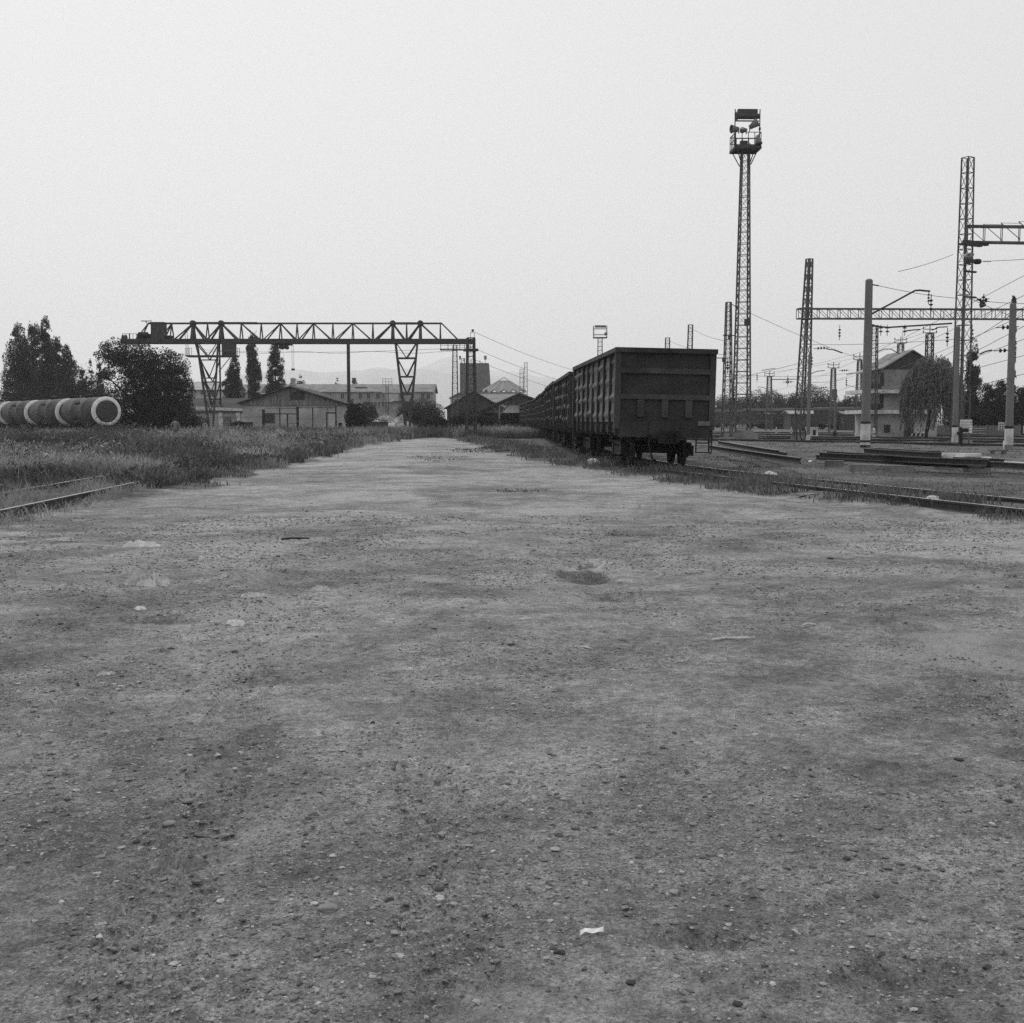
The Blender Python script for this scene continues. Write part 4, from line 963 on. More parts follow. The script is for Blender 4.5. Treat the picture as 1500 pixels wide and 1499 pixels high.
for k in range(8):
    y0, y1 = 35.4 + 14.0 * k, 35.4 + 14.0 * k + WL
    xa, xb = np.interp([y0, y1], LX[:, 0], LX[:, 1]) + 1.48
    o = g0 if k == 0 else copy_tree(g0)
    o.location = ((xa + xb) / 2, (y0 + y1) / 2, 0); o.rotation_euler = (0, math.radians(1.15) if k == 0 else 0, math.atan2(xa - xb, y1 - y0))
    o.scale = (1, 1, (1, .972, .99, .965, .985, .97, .99, .97)[k])
    tag(o, wl_[k], "wagon", "open wagons of the long rake"); train.append(o)
m = MB(); q = train[0]; m.box((WHALF - .22, -WL / 2 - .14, 1.50), (.36, .02, .13)); m.build("pale_plate", M['plank'], q)

# tank wagons at the edge of the field
def make_tank():
    t = empty("tank_wagon", (0, 0, 0)); R_, Lt, zc = 1.45, 10.8, 2.5
    m = MB(); m.lathe((0, 0, zc), (0, 1, 0), [(.28, .9), (.10, 1.15), (.22, 1.38), (.45, R_), (3.6, R_), (3.62, R_ + .02), (3.7, R_ + .02), (3.72, R_), (7.0, R_), (7.02, R_ + .02), (7.1, R_ + .02), (7.12, R_), (Lt - .45, R_), (Lt - .22, 1.38), (Lt - .05, 1.0), (Lt, .01)], 48); m.build("tank_shell", M['tank'], t)
    m = MB(); m.lathe((0, 0, zc), (0, 1, 0), [(-.02, .0), (-.01, .6), (.06, 1.02), (.09, 1.09)], 48); m.build("tank_end", M['tank_end'], t)
    m = MB(); m.lathe((0, 0, zc), (0, 1, 0), [(.09, 1.10), (.07, 1.13), (.11, 1.30), (.18, 1.42), (.24, R_ + .015), (.30, R_ + .015), (.30, R_ - .01)], 48); m.build("white_ring", M['tank_ring'], t)
    m = MB(); m.lathe((0, Lt / 2, zc + R_ - .1), (0, 0, 1), [(0, .4), (.28, .4), (.3, .46), (.36, .46), (.42, .3), (.45, .02)], 20); m.box((0, Lt / 2 - .8, zc + R_ + .05), (.5, .3, .2)); m.build("manhole", M['underframe'], t)
    m = MB()
    for q in (-.5, .1, .6): m.box((-R_ * math.cos(.6), Lt / 2 + q, zc + R_ * math.sin(.6)), (.14, .3, .18))
    m.bar((-R_ - .1, Lt / 2 - .2, 1.2), (-R_ * .75, Lt / 2 - .2, zc + 1.1), .05); m.bar((-R_ - .1, Lt / 2 + .2, 1.2), (-R_ * .75, Lt / 2 + .2, zc + 1.1), .05); m.build("side_ladder", M['underframe'], t)
    m = MB(); m.box((0, Lt / 2, .98), (.5, Lt + .6, .3)); m.box((0, -.2, .98), (2.6, .25, .35)); m.box((0, Lt + .2, .98), (2.6, .25, .35)); m.box((0, -.6, 1.0), (.4, .6, .3)); m.build("underframe", M['underframe'], t)
    make_wheelset_bogie(t, 1.6); make_wheelset_bogie(t, Lt - 1.6); return t
tk = make_tank(); tdir = Vector((-.60, .80, 0)).normalized()
for k, lab in enumerate(("tank wagon whose dark round end, ringed in white, faces the field", "middle tank wagon with a white band, behind the ringed end", "tank wagon with a white band nearest the photograph's edge", "last tank wagon, cut off by the photograph's edge")):
    o = tk if k == 0 else copy_tree(tk)
    p = P(157, 603, 118) + tdir * (12.15 * k); o.location = (p.x, p.y, 0); o.rotation_euler = (0, 0, math.atan2(-tdir.x, tdir.y)); tag(o, lab, "tank wagon", "tank wagons in the field")
# ------------------------------------------------------------------ rails
RP = [(-.065, 0), (.065, 0), (.065, .012), (.012, .035), (.012, .135), (.036, .145), (.036, .18), (-.036, .18), (-.036, .145), (-.012, .135), (-.012, .035), (-.065, .012)]
RM = [0, 0, 0, 0, 0, 0, 1, 0, 0, 0, 0, 0]
def smooth_path(pts, step=1.0):
    p = np.array(pts, float); d = np.concatenate([[0], np.cumsum(np.linalg.norm(np.diff(p, axis=0), axis=1))]); n = max(2, int(d[-1] / step)); t = np.linspace(0, d[-1], n)
    q = np.stack([np.interp(t, d, p[:, 0]), np.interp(t, d, p[:, 1])], -1)
    for _ in range(40): q[1:-1] = q[1:-1] * .5 + (q[:-2] + q[2:]) * .25
    return q
def track(pts, label, sleepers=True, top='rail_top', group=None, z=0.0, step=1.0, ns=(16, 60)):
    q = smooth_path(pts, step); t = empty("railway_track", (q[0, 0], q[0, 1], 0), 0, label, "railway track", group); o = q[0]
    d = np.gradient(q, axis=0); d /= np.linalg.norm(d, axis=1)[:, None]; nrm = np.stack([d[:, 1], -d[:, 0]], -1)
    for s in (-.8, .8):
        e = q + nrm * s - o; m = MB(); m.sweep(RP, [(a, b, z) for a, b in e], mis=RM); m.build("rail", [M['rail_side'], M[top]], t)
    if sleepers:
        L = np.concatenate([[0], np.cumsum(np.linalg.norm(np.diff(q, axis=0), axis=1))]); k = 0; first = None
        for s in np.arange(.5, L[-1], .62):
            x, y = np.interp(s, L, q[:, 0]), np.interp(s, L, q[:, 1])
            if not (ns[0] < y < ns[1]): continue
            a = np.interp(s, L, np.arctan2(d[:, 0], d[:, 1]))
            if first is None:
                mm = MB(); mm.box((0, 0, 0), (2.6, .24, .16)); first = mm.build("sleeper", M['wood'], t); c = first
            else: c = first.copy(); C.objects.link(c); c.parent = t
            c.location = (x - o[0], y - o[1], -.115 + z); c.rotation_euler = (0, 0, -a + random.uniform(-.03, .03)); k += 1
            if k > 95: break
    return t
main = [(13.5, 3), (9.9, 14), (8.45, 20), (6.2, 29), (5.15, 33), (4.5, 36.5), (4.15, 42)] + [(np.interp(y, LX[:, 0], LX[:, 1]) + 1.55, y) for y in (49, 63, 77, 91, 105, 119, 133, 147, 161)]
track(main, "rusty track under the open wagons, curving past the dirt road", group=None, ns=(12, 55))
ga, gb = G(25, 743, .16), G(212, 704, .16); dv = (gb - ga).normalized(); nv = Vector((-dv.y, dv.x, 0))
mid = ga + nv * .8
track([(mid.x - dv.x * 14, mid.y - dv.y * 14), (mid.x, mid.y), (mid.x + dv.x * 20, mid.y + dv.y * 20), (mid.x + dv.x * 60 - 3, mid.y + dv.y * 60)], "overgrown dusty track at the weedy edge of the road", top='rail_dull', sleepers=False, ns=(14, 45), z=-.01)
q_ = np.linspace(0, 1, 900)[:, None]; e_ = np.array([mid.x - dv.x * 4, mid.y - dv.y * 4]) + q_ * np.array([dv.x, dv.y]) * 20
xy_ = np.concatenate([e_ + np.array([nv.x, nv.y]) * s for s in (-1.1, -.62, .55, 1.1, -.2)]) + rng.normal(0, .17, (4500, 2)); k_ = rng.random(4500) < .25 + .75 * sstep(.4, .6, vnoise2(xy_[:, 0] / .7, xy_[:, 1] / .9, 87)); xy_ = xy_[k_]
tag(blades("dry_grass", xy_, .10 + .18 * rng.random(len(xy_)), np.full(len(xy_), .013), .9 + 1.0 * vnoise2(xy_[:, 0] / .6, xy_[:, 1] / .8, 88), per=3, spread=.06, lean=.8), kind="stuff")
YG = "sidings across the railway yard"
labs = ["siding nearest the loose rails, bright rail heads", "second siding beyond the loose rails", "third siding, passing the foot of the leaning mast", "siding just before the brick signal box", "farthest siding along the dark wagons"]
for k, (a, b) in enumerate((((1085, 647), (1490, 655.5)), ((1085, 643.5), (1490, 650)), ((1060, 640.5), (1490, 646)), ((1060, 637), (1490, 641.5)), ((1060, 634.5), (1490, 638)))):
    A, B = G(*a), G(*b); v = (B - A).normalized()
    track([(A.x - v.x * 30, A.y - v.y * 30), (A.x, A.y), (B.x, B.y), (B.x + v.x * 25, B.y + v.y * 25)], labs[k], sleepers=False, group=YG, step=3)

# loose rails lying on blocks beyond the track
def loose_rail(a, b, label, group, turn=0, top='rail_top', n=1):
    a, b = Vector(a), Vector(b); L = (b - a).length; t = empty("loose_rail", a, math.atan2((b - a).y, (b - a).x) - math.pi / 2, label, "rail", group)
    m = MB(); pr = RP if not turn else [(z_ - .09, x_ + .07) for x_, z_ in RP]
    m.sweep(pr if not turn else pr[::-1], [(0, L * k / 6, (b.z - a.z) * k / 6 + (0.0 if k in (0, 6) else -.01)) for k in range(7)], mis=RM if not turn else RM[::-1]); m.build("rail_bar", [M['rail_side'], M[top]], t); return t
LR = "loose rails stacked beside the track"
def gz(px, py, z): return G(px, py, z)
spec = [((1040, 658.5), (1172, 680), .34, "long loose rail, its end near the open wagon, sloping to the ground", 0), ((1052, 651), (1140, 667.5), .40, "shorter dark loose rail behind the long sloping one", 0),
        ((1066, 652), (1152, 670), .22, "loose rail lying under the shorter dark one", 0), ((1201, 671), (1448, 683), .34, "front rail of the big stack, resting on stone blocks", 0), ((1212, 668.5), (1462, 681.5), .34, "second rail of the big stack", 0), ((1196, 674), (1440, 687), .2, "lowest rail of the big stack", 0),
        ((1266, 665), (1378, 672.5), .52, "dark rail lying on top of the big stack near the banded pole", 0), ((1270, 663), (1376, 669.5), .52, "topmost dark rail of the big stack", 0), ((1320, 672), (1470, 682), .3, "rail at the back of the big stack", 0), ((1420, 683), (1520, 690), .3, "rail of the big stack running out of frame", 0)]
for a, b, z, lab, tn in spec: loose_rail(gz(*a, z), gz(*b, z), lab, LR, tn, 'rail_dull')
# pale squared bars on the stack (bright upper faces)
def bar_thing(name, a, b, w, h, mat, label, cat, group=None):
    a, b = Vector(a), Vector(b); L = (b - a).length; t = MB(); n = 5
    for k in range(n):
        pass
    t.box((L / 2, 0, h / 2), (L, w, h)); t.box((.06, 0, h / 2), (.1, w + .02, h + .01)); o = t.build(name, mat, None, a); o.rotation_euler = (0, 0, math.atan2((b - a).y, (b - a).x)); return tag(o, label, cat, group)
BG = "pale beams lying on the rail stack"
for a, b, z, lab in (((1339, 668.2), (1437, 669), .52, "longest pale beam topping the rail stack"), ((1338, 671.5), (1412, 673.2), .44, "split pale beam below the longest one"), ((1416, 673.5), (1449, 674.2), .42, "short pale beam past the split one"), ((1451, 679), (1467, 679.5), .32, "stubby pale block end on the rail stack"), ((1469, 681), (1500, 682), .3, "pale beam at the frame edge of the stack")):
    bar_thing("beam", gz(*a, z), gz(*b, z), .34, .09, M['white'], lab, "beam", BG)
SB = "stone blocks under the rail stack"
for px, py, L, lab in ((1262, 693, .75, "long squared block under the middle of the rail stack"), (1316, 695, .9, "squared block propping the front rail"), (1222, 686, .6, "half-buried block under the stack's near end"), (1430, 693, .8, "dark block under the outer end of the rail stack"), (1385, 690, .7, "dark block deep under the rail stack")):
    g = G(px, py); o = MB().box((0, 0, .1), (L, .32, .3)).box((0, .01, .12), (L * .96, .3, .27)).build("stone_block", M['concrete'], None, (g.x, g.y, 0)); o.rotation_euler = (0, 0, random.uniform(-.35, -.1)); tag(o, lab, "block", SB)

# ------------------------------------------------------------------ buildings
def window(parent, x, y, z, w, h, mat='window', fr='frame_paint', depth=.06):
    m = MB(); t = .07
    for q in (-1, 1): m.box((x + q * (w / 2 - t / 2), y - depth / 2, z), (t, depth, h)); m.box((x, y - depth / 2 - .002, z + q * (h / 2 - t / 2)), (w - 2 * t, depth, t))
    m.box((x, y - depth / 2, z), (.04, depth * .8, h - 2 * t)); f = m.build("window", M[fr], parent)
    MB().box((x, y - .012, z), (w - 2 * t, .02, h - 2 * t)).build("pane", M[mat], f); return f
def gable_house(name, x0, x1, y0, y1, ze, zr, label, cat, wall='stucco', roof='roof_dark', gable='boards', over=.4, thick=.12, axis='y', ridge=None):
    t = empty(name, ((x0 + x1) / 2, y0, 0), 0, label, cat); w, d = x1 - x0, y1 - y0; xr = (ridge - (x0 + x1) / 2) if ridge is not None else 0
    MB().box((0, d / 2, ze / 2 - .2), (w, d, ze + .4)).build("wall", M[wall], t)
    if axis == 'y':
        MB().prism([(-w / 2, ze + .002), (w / 2, ze + .002), (xr, zr)], .0, d).build("gable", M[gable], t)
        m = MB()
        for s in (-1, 1):
            e = s * (w / 2 + over); sl = (zr - ze) / (w / 2 - s * xr); ze2 = ze - sl * over
            m.prism([(xr, zr + thick + .02), (xr, zr + .02), (e, ze2 + .02), (e, ze2 + thick + .02)] if s > 0 else [(xr, zr + .02), (xr, zr + thick + .02), (e, ze2 + thick + .02), (e, ze2 + .02)], -over, d + over)
        m.build("roof", M[roof], t)
    else:
        for q in (-w / 2, w / 2):
            m = MB(); m.add([(q, 0, ze), (q, d, ze), (q, d / 2, zr)], [(0, 1, 2)] if q > 0 else [(2, 1, 0)]); m.build("gable", M[gable], t)
        m = MB(); yo = d / 2 + over; sl = (zr - ze) / (d / 2); zo = ze - sl * over
        for s in (-1, 1):
            ye = d / 2 + s * yo; q = w / 2 + over
            m.add([(-q, d / 2, zr), (q, d / 2, zr), (q, ye, zo), (-q, ye, zo), (-q, d / 2, zr + thick), (q, d / 2, zr + thick), (q, ye, zo + thick), (-q, ye, zo + thick)], [(0, 1, 2, 3), (7, 6, 5, 4), (3, 2, 6, 7), (1, 0, 4, 5), (0, 3, 7, 4), (2, 1, 5, 6)])
        m.build("roof", M[roof], t)
    return t
def X(px, Y): return (px - CX) / FPX * Y
YS = 130.0
sh = gable_house("shed", X(357, YS), X(500, YS), YS, YS + 13, hz(590, YS), hz(567.5, YS), "grey stucco shed with a low boarded gable under the crane", "shed", over=.55, ridge=X(427, YS))
sx = sh.location.x
m = MB(); m.box((0, -.06, hz(591, YS)), (X(500, YS) - X(357, YS) + .5, .14, .5)); m.build("fascia", M['boards'], sh)
m = MB(); m.box((X(427, YS) - sx, -.02, (hz(590, YS) + hz(568, YS)) / 2), (.1, .06, 1.5)); m.build("gable_post", M['boards_dark'], sh)
m = MB(); m.box((X(433, YS) - sx + .3, -.012, hz(580, YS)), (1.6, .03, .9)); m.build("dark_patch_board", M['boards_dark'], sh)
m = MB(); m.box((X(395.5, YS) - sx, -.03, hz(612.5, YS)), (1.05, .06, 1.05)); w_ = m.build("window", M['window'], sh)
m = MB()
for q in (-.55, .55): m.box((X(395.5, YS) - sx + q, -.06, hz(612.5, YS)), (.06, .1, 1.1))
m.build("frame", M['boards_dark'], w_)
m = MB(); m.box((X(486, YS) - sx, -.03, 1.2), (.9, .06, 2.2)); d_ = m.build("door", M['stucco_light'], sh)
m = MB(); 
for q in (-.5, .5): m.box((X(486, YS) - sx + q, -.05, 1.25), (.09, .1, 2.4))
m.box((X(486, YS) - sx, -.05, 2.46), (1.09, .1, .09)); m.build("frame", M['boards_dark'], d_)
m = MB(); m.box((X(500, YS) - sx + .02, 3.2, 1.7), (.06, 4.0, 2.6)); m.build("whitewashed_side", M['stucco_light'], sh)
m = MB(); m.bar((X(426, YS) - sx, .3, hz(568, YS)), (X(426, YS) - sx, .3, hz(561, YS)), .06); m.build("roof_post", M['black'], sh)
# white annex behind the crane leg
YA = 152.0
an = gable_house("annex", X(262, YA), X(356, YA), YA, YA + 9, hz(603, YA), hz(584, YA), "low annex with white pilasters and a white eave beside the shed", "annex", wall='stucco', roof='roof_dark', axis='x', over=.3)
ax = an.location.x
for px in (325, 350): MB().box((X(px, YA) - ax, -.1, hz(616, YA)), (.5, .2, 2.4)).build("pilaster", M['white'], an)
m = MB(); m.add([(X(290, YA) - ax, -.45, hz(595.5, YA)), (X(357, YA) - ax, -.45, hz(598.5, YA)), (X(357, YA) - ax, -.45, hz(602.5, YA)), (X(290, YA) - ax, -.45, hz(600, YA)), (X(290, YA) - ax, -.2, hz(595.5, YA)), (X(357, YA) - ax, -.2, hz(598.5, YA)), (X(357, YA) - ax, -.2, hz(602.5, YA)), (X(290, YA) - ax, -.2, hz(600, YA))], [(0, 3, 2, 1), (4, 5, 6, 7), (0, 1, 5, 4), (3, 7, 6, 2), (1, 2, 6, 5), (0, 4, 7, 3)]); m.build("eave_board", M['white'], an)
m = MB(); m.box((X(335, YA) - ax, -.05, hz(618, YA)), (.9, .1, 1.3)); m.build("door", M['boards'], an)
ha = gable_house("house", X(268, 230), X(340, 230), 230, 242, hz(571, 230), hz(559, 230), "pale-roofed house seen through the crane leg lattice", "house", wall='stucco', roof='roof_light', axis='x', over=.4)
for px in (300, 312): window(ha, X(px, 230) - ha.location.x, 0, hz(575, 230), 1.2, .9)
hb = gable_house("house", X(338, 240), X(352 + 30, 240), 240, 250, hz(575, 240), hz(563, 240), "small pale house between two tall poplars", "house", wall='stucco_light', roof='roof_grey', axis='x', over=.3)
for px in (352, 358): window(hb, X(px, 240) - hb.location.x, 0, hz(580, 240), .9, 1.3)
# long two-storey tenement
YL = 265.0
tn = gable_house("tenement", X(380, YL), X(634, YL), YL, YL + 12, hz(574, YL), hz(562.5, YL), "long two-storey tenement with a grey hipped roof behind the shed", "building", wall='brick', roof='roof_grey', axis='x', over=.5)
tx = tn.location.x
for px in (448, 456, 468, 476, 484, 503, 529, 541, 554.5, 620, 628): window(tn, X(px, YL) - tx, -.02, hz(580.5, YL), .95, 1.35, depth=.1)
for px in (539, 546, 551, 556, 562, 614, 624): window(tn, X(px, YL) - tx, -.02, hz(592.5, YL), .7, 1.3, depth=.1)
m = MB(); m.box((X(575, YL) - tx, -.5, hz(575.3, YL)), (4.2, 1.0, .16)); m.build("balcony_roof", M['white'], tn)
m = MB(); m.box((X(575, YL) - tx, -.45, hz(583, YL)), (3.0, .9, 1.8)); m.build("balcony", M['stucco_light'], tn)
m = MB(); m.box((X(588, YL) - tx, -.5, hz(588.5, YL)), (3.4, 1.0, .2)); m.build("balcony_slab", M['roof_dark'], tn)
m = MB(); m.box((X(540, YL) - tx, -.06, hz(595.5, YL)), (1.4, .1, .4)); m.build("white_sill", M['white'], tn)
m = MB(); m.box((X(528, YL) - tx, 4.0, hz(570.5, YL)), (2.6, 3, 1.1)); m.prism([(X(519, YL) - tx, hz(572, YL)), (X(537, YL) - tx, hz(572, YL)), (X(528, YL) - tx, hz(568, YL))], 2.3, 6); m.build("dormer", M['roof_dark'], tn)
m = MB(); m.box((X(425, YL) - tx, 5, hz(563.5, YL) + .8), (1.0, .8, 1.6)); m.build("chimney", M['brick'], tn)
m = MB(); m.box((X(490, YL) - tx, 2, hz(571.5, YL)), (2.4, 2, .35)); m.build("pale_roof_sheet", M['white'], tn)
hk = gable_house("house", X(660, 255), X(688, 255), 255, 266, hz(583, 255), hz(576, 255), "small pale gabled house behind the pale lattice mast", "house", wall='stucco', roof='roof_dark', over=.3)
window(hk, X(669, 255) - hk.location.x, 0, hz(590, 255), 1.0, 1.4)
hg = gable_house("workshop", X(655, 175), X(735, 175), 175, 195, hz(597, 175), hz(574, 175), "large dark gabled workshop behind the dark lattice tower", "workshop", wall='boards_dark', roof='roof_dark', gable='boards_dark', over=.4, ridge=X(694, 175))
hp = gable_house("hall", X(690, 215), X(770, 215), 215, 235, hz(590, 215), hz(576.5, 215), "grey lean-roofed hall below the folded pavilion roof", "hall", wall='stucco', roof='roof_grey', axis='x', over=.4)
# concrete tower with aerials
Yt = 345.0; tw = empty("concrete_tower", at(695, Yt), 0, "tapering windowless concrete tower with aerials on its top", "tower")
w0, w1, ht = 46 / FPX * Yt / 2, 42 / FPX * Yt / 2, hz(532, Yt)
MB().add([(-w1, 0, -1), (w0 + .9, 0, -1), (w0 + .9, 9, -1), (-w1, 9, -1), (-w1, 0, ht), (w1, 0, ht), (w1, 9, ht), (-w1, 9, ht)], [(0, 1, 5, 4), (1, 2, 6, 5), (2, 3, 7, 6), (3, 0, 4, 7), (4, 5, 6, 7)]).build("wall", M['tower_wall'], tw)
for px, h, r in ((674, 2.2, .3), (680, 1.5, .25), (703, .8, .15), (711, 2.2, .4)):
    m = MB(); x = X(px, Yt) - X(695, Yt); m.cyl((x, 2, ht - .1), (x, 2, ht + h), .06, n=6); m.cyl((x, 2, ht + h * .5), (x, 2, ht + h), r, n=10); m.build("aerial", M['lamp_grey'], tw)
# folded pavilion roof
Yp = 285.0; pv = empty("pavilion", at(738, Yp), 0, "round pavilion with a folded pale roof and a small wire crown", "pavilion")
m = MB(); n = 14; R0 = 34 / FPX * Yp; zc, ze, zv = hz(558, Yp), hz(576, Yp), hz(571, Yp); V = []
for k in range(2 * n):
    a = math.pi * k / n; rr = R0 if k % 2 == 0 else R0 * .93; V.append((rr * math.cos(a), rr * math.sin(a), ze if k % 2 == 0 else zv))
for k in range(2 * n):
    a = math.pi * k / n; V.append((R0 * .27 * math.cos(a), R0 * .27 * math.sin(a), zc - (0 if k % 2 else .25)))
m.add(V, [(k, (k + 1) % (2 * n), 2 * n + (k + 1) % (2 * n), 2 * n + k) for k in range(2 * n)] + [tuple(range(2 * n, 4 * n))]); m.build("folded_roof", M['canvas'], pv)
m = MB(); top = (0, 0, hz(552.5, Yp))
for k in range(8): a = math.pi * k / 4; m.bar((R0 * .25 * math.cos(a), R0 * .25 * math.sin(a), zc), top, .09)
m.build("wire_crown", M['frame_paint'], pv)
m = MB(); m.cyl((0, 0, -1), (0, 0, zv - .6), R0 * .82, n=28); m.build("wall", M['stucco'], pv)
# dark canopy with a braced post
Yk = 152.0; ck = empty("canopy", at(762, Yk), 0, "dark open canopy with a shallow gable and a Y-braced post beside the wagons", "canopy"); kx = X(762, Yk)
m = MB(); xl, xr_, xa = X(700, Yk) - kx, X(812, Yk) - kx, X(760, Yk) - kx; za, zl, zr_ = hz(578, Yk), hz(598, Yk) - .6, hz(594, Yk)
m.prism([(xl, zl), (xl, zl + .25), (xa, za + .2), (xr_, zr_ + .1), (xr_, zr_ - .15), (xa, za)], 0, 16); m.build("roof", M['roof_dark'], ck)
m = MB(); m.prism([(X(738, Yk) - kx, hz(592.5, Yk)), (xa, za - .02), (X(785, Yk) - kx, hz(591.5, Yk)), (X(785, Yk) - kx, hz(594, Yk)), (X(738, Yk) - kx, hz(594, Yk))], .3, .4); m.build("gable", M['boards_dark'], ck)
m = MB(); b = hz(608, Yk); x0 = X(731.5, Yk) - kx; m.bar((x0, .6, 0), (x0, .6, hz(592, Yk)), .2); m.build("post", M['boards'], ck)
m = MB(); m.bar((x0, .6, b), (X(721, Yk) - kx, .6, hz(595, Yk)), .16); m.bar((x0, .6, b), (X(745, Yk) - kx, .6, hz(594, Yk)), .16); m.build("brace", M['plank'], ck)
m = MB(); m.box(((xl + xr_) / 2, 15.8, 1.2), (xr_ - xl, .2, 3.0)); m.box((xr_ - .2, 8, 1.2), (.2, 16, 2.6)); m.build("back_wall", M['boards_dark'], ck)
# mound of dry weeds before the canopy
# signal box
Yb = 115.0; sgb = empty("signal_box", at(1312, Yb), 0, "three-storey brick signal box with white floor slabs and a steep gable", "signal box"); bx = X(1312, Yb)
def bX(px): return X(px, Yb) - bx
zf1, zf2, zev = hz(603, Yb), hz(573, Yb), hz(541, Yb); zrg = hz(512, Yb)
MB().box(((bX(1278) + bX(1372)) / 2, 3.2, zf1 / 2 - .1), (bX(1372) - bX(1278), 6, zf1 + .2)).build("ground_wall", M['stucco'], sgb)
MB().box(((bX(1288) + bX(1368)) / 2, 3.2, (zf1 + zf2) / 2), (bX(1368) - bX(1288), 5.6, zf2 - zf1)).build("middle_wall", M['brick'], sgb)
MB().box(((bX(1288) + bX(1368)) / 2, 3.2, (zf2 + zev) / 2), (bX(1368) - bX(1288), 5.6, zev - zf2)).build("upper_wall", M['brick'], sgb)
for z in (zf1, zf2):
    m = MB(); m.box(((bX(1262) + bX(1372)) / 2, 2.9, z - .04), (bX(1372) - bX(1262), 6.6, .36)); m.build("floor_slab", M['white'], sgb)
for z0 in (zf1 + .14, zf2 + .14):
    m = MB()
    for q in np.linspace(bX(1264), bX(1287), 7): m.bar((q, -.3, z0), (q, -.3, z0 + .62), .03)
    m.box(((bX(1264) + bX(1287)) / 2, -.28, z0 + .3), (bX(1287) - bX(1264), .03, .56)); m.bar((bX(1263), -.3, z0 + .64), (bX(1290), -.3, z0 + .64), .05); m.bar((bX(1263), -.3, z0), (bX(1263), 6, z0 + .6), .04); m.build("balcony_rail", M['boards_dark'], sgb)
for k, (px, z) in enumerate(((1276, (zf2 + zev) / 2 + .1), (1300, (zf1 + zf2) / 2))): 
    m = MB(); m.box((bX(1291), .385, z), (.35, .03, 1.3)); m.build("balcony_door", M['window'], sgb)
m = MB(); m.box((bX(1331), .17, .95), (.85, .06, 2.0)); m.build("door", M['boards_dark'], sgb)
window(sgb, bX(1299), .19, hz(628, Yb), .55, .75, fr='boards_dark')
xrg = bX(1334); m = MB(); m.prism([(bX(1292), zev + .01), (bX(1376), zev + .01), (xrg, zrg - .12)], .35, 6); m.build("gable", M['boards_dark'], sgb)
def roofslab(pa, pb, y0, y1, th=.1):
    m = MB(); (xa, za), (xb, zb) = pa, pb
    m.add([(xa, y0, za), (xb, y0, zb), (xb, y1, zb), (xa, y1, za), (xa, y0, za + th), (xb, y0, zb + th), (xb, y1, zb + th), (xa, y1, za + th)], [(3, 2, 1, 0), (4, 5, 6, 7), (0, 1, 5, 4), (2, 3, 7, 6), (1, 2, 6, 5), (3, 0, 4, 7)]); return m
m = roofslab((bX(1286), zev - .15), (xrg, zrg - .1), .1, 8.0); m.add(*(lambda q: (q.v, q.f))(roofslab((bX(1382), zev - .15), (xrg, zrg - .1), .1, 8.0))); m.build("roof", M['roof_grey'], sgb)
m = roofslab((bX(1262), zev - .32), (bX(1288), zev + .05), -.3, 6); m.build("lean_to_roof", M['roof_light'], sgb)
m = MB(); m.bar((bX(1332), 3, zrg - .1), (bX(1332.5), 3, hz(480, Yb)), .03); m.build("aerial", M['wire'], sgb)
# plank fence behind the willow
fn = empty("plank_fence", at(1440, 122), 0, "weathered plank fence under the dark bushes past the signal box", "fence"); fx = X(1440, 122)
m = MB(); r2 = random.Random(4)
for k in range(62): x = X(1362, 122) - fx + k * .15; m.box((x, r2.uniform(-.02, .02), .55), (.13, .025, 1.1 + r2.uniform(-.12, .12)))
m.build("plank_wall", M['plank'], fn)
for z in (.3, .55, .8): MB().bar((X(1421, 122) - fx, -.1, z), (X(1441, 122) - fx, -.1, z), .06).build("pale_rail", M['frame_paint'], fn)
# pipe-frame gateway before the shed
gt = empty("gate_frame", at(435, 126), 0, "open pipe-frame gateway and wire panels standing before the shed", "gate"); gx0 = X(435, 126)
def gX(px): return X(px, 126) - gx0
for px, w, tp in ((387, .24, 600), (437, .24, 596), (411, .1, 598), (459, .1, 597), (422, .13, 606), (481, .06, 597), (493, .12, 595)):
    m = MB(); m.bar((gX(px), 0, -.1), (gX(px), 0, hz(tp, 126)), w); m.build("post", M['black'], gt)
m = MB(); m.bar((gX(387), 0, hz(606.5, 126)), (gX(437), 0, hz(606.5, 126)), .1); m.bar((gX(437), 0, hz(597.5, 126)), (gX(493), 0, hz(597.5, 126)), .06); m.bar((gX(390), 0, hz(598, 126)), (gX(437), 0, hz(599, 126)), .04)
m.bar((gX(422), 0, hz(621, 126)), (gX(437), 0, hz(621, 126)), .05); m.bar((gX(387), 0, .1), (gX(481), 0, .1), .06); m.bar((gX(437), 0, hz(614, 126)), (gX(481), 0, hz(614, 126)), .03); m.build("crossbar", M['black'], gt)
wf = empty("wire_fence", at(345, 124), 0, "sagging wire fence running from the gateway to the white annex", "fence")
m = MB(); m.bar((X(300, 124) - X(345, 124), 0, hz(612, 124)), (X(385, 124) - X(345, 124), 0, hz(611, 124)), .03); m.build("top_wire", M['wire'], wf)
for px in (338.5, 347): m = MB(); m.bar((X(px, 124) - X(345, 124), 0, 0), (X(px, 124) - X(345, 124), 0, hz(612, 124)), .06); m.build("post", M['lattice_dark'], wf)
m = MB(); m.box((X(363, 124) - X(345, 124), .2, .7), (1.0, .5, 1.4)); m.box((X(363, 124) - X(345, 124), .2, 1.42), (1.1, .6, .06)); o = m.build("iron_cabinet", M['boards_dark'], None, wf.location); tag(o, "dark iron cabinet standing by the wire fence before the shed", "cabinet")
o = MB().box((0, 0, .65), (.36, .3, 1.3)).box((0, 0, 1.33), (.3, .26, .08)).build("iron_post", M['black'], None, (X(499, 127), 127, 0)); tag(o, "stout dark post at the shed's far corner", "post")
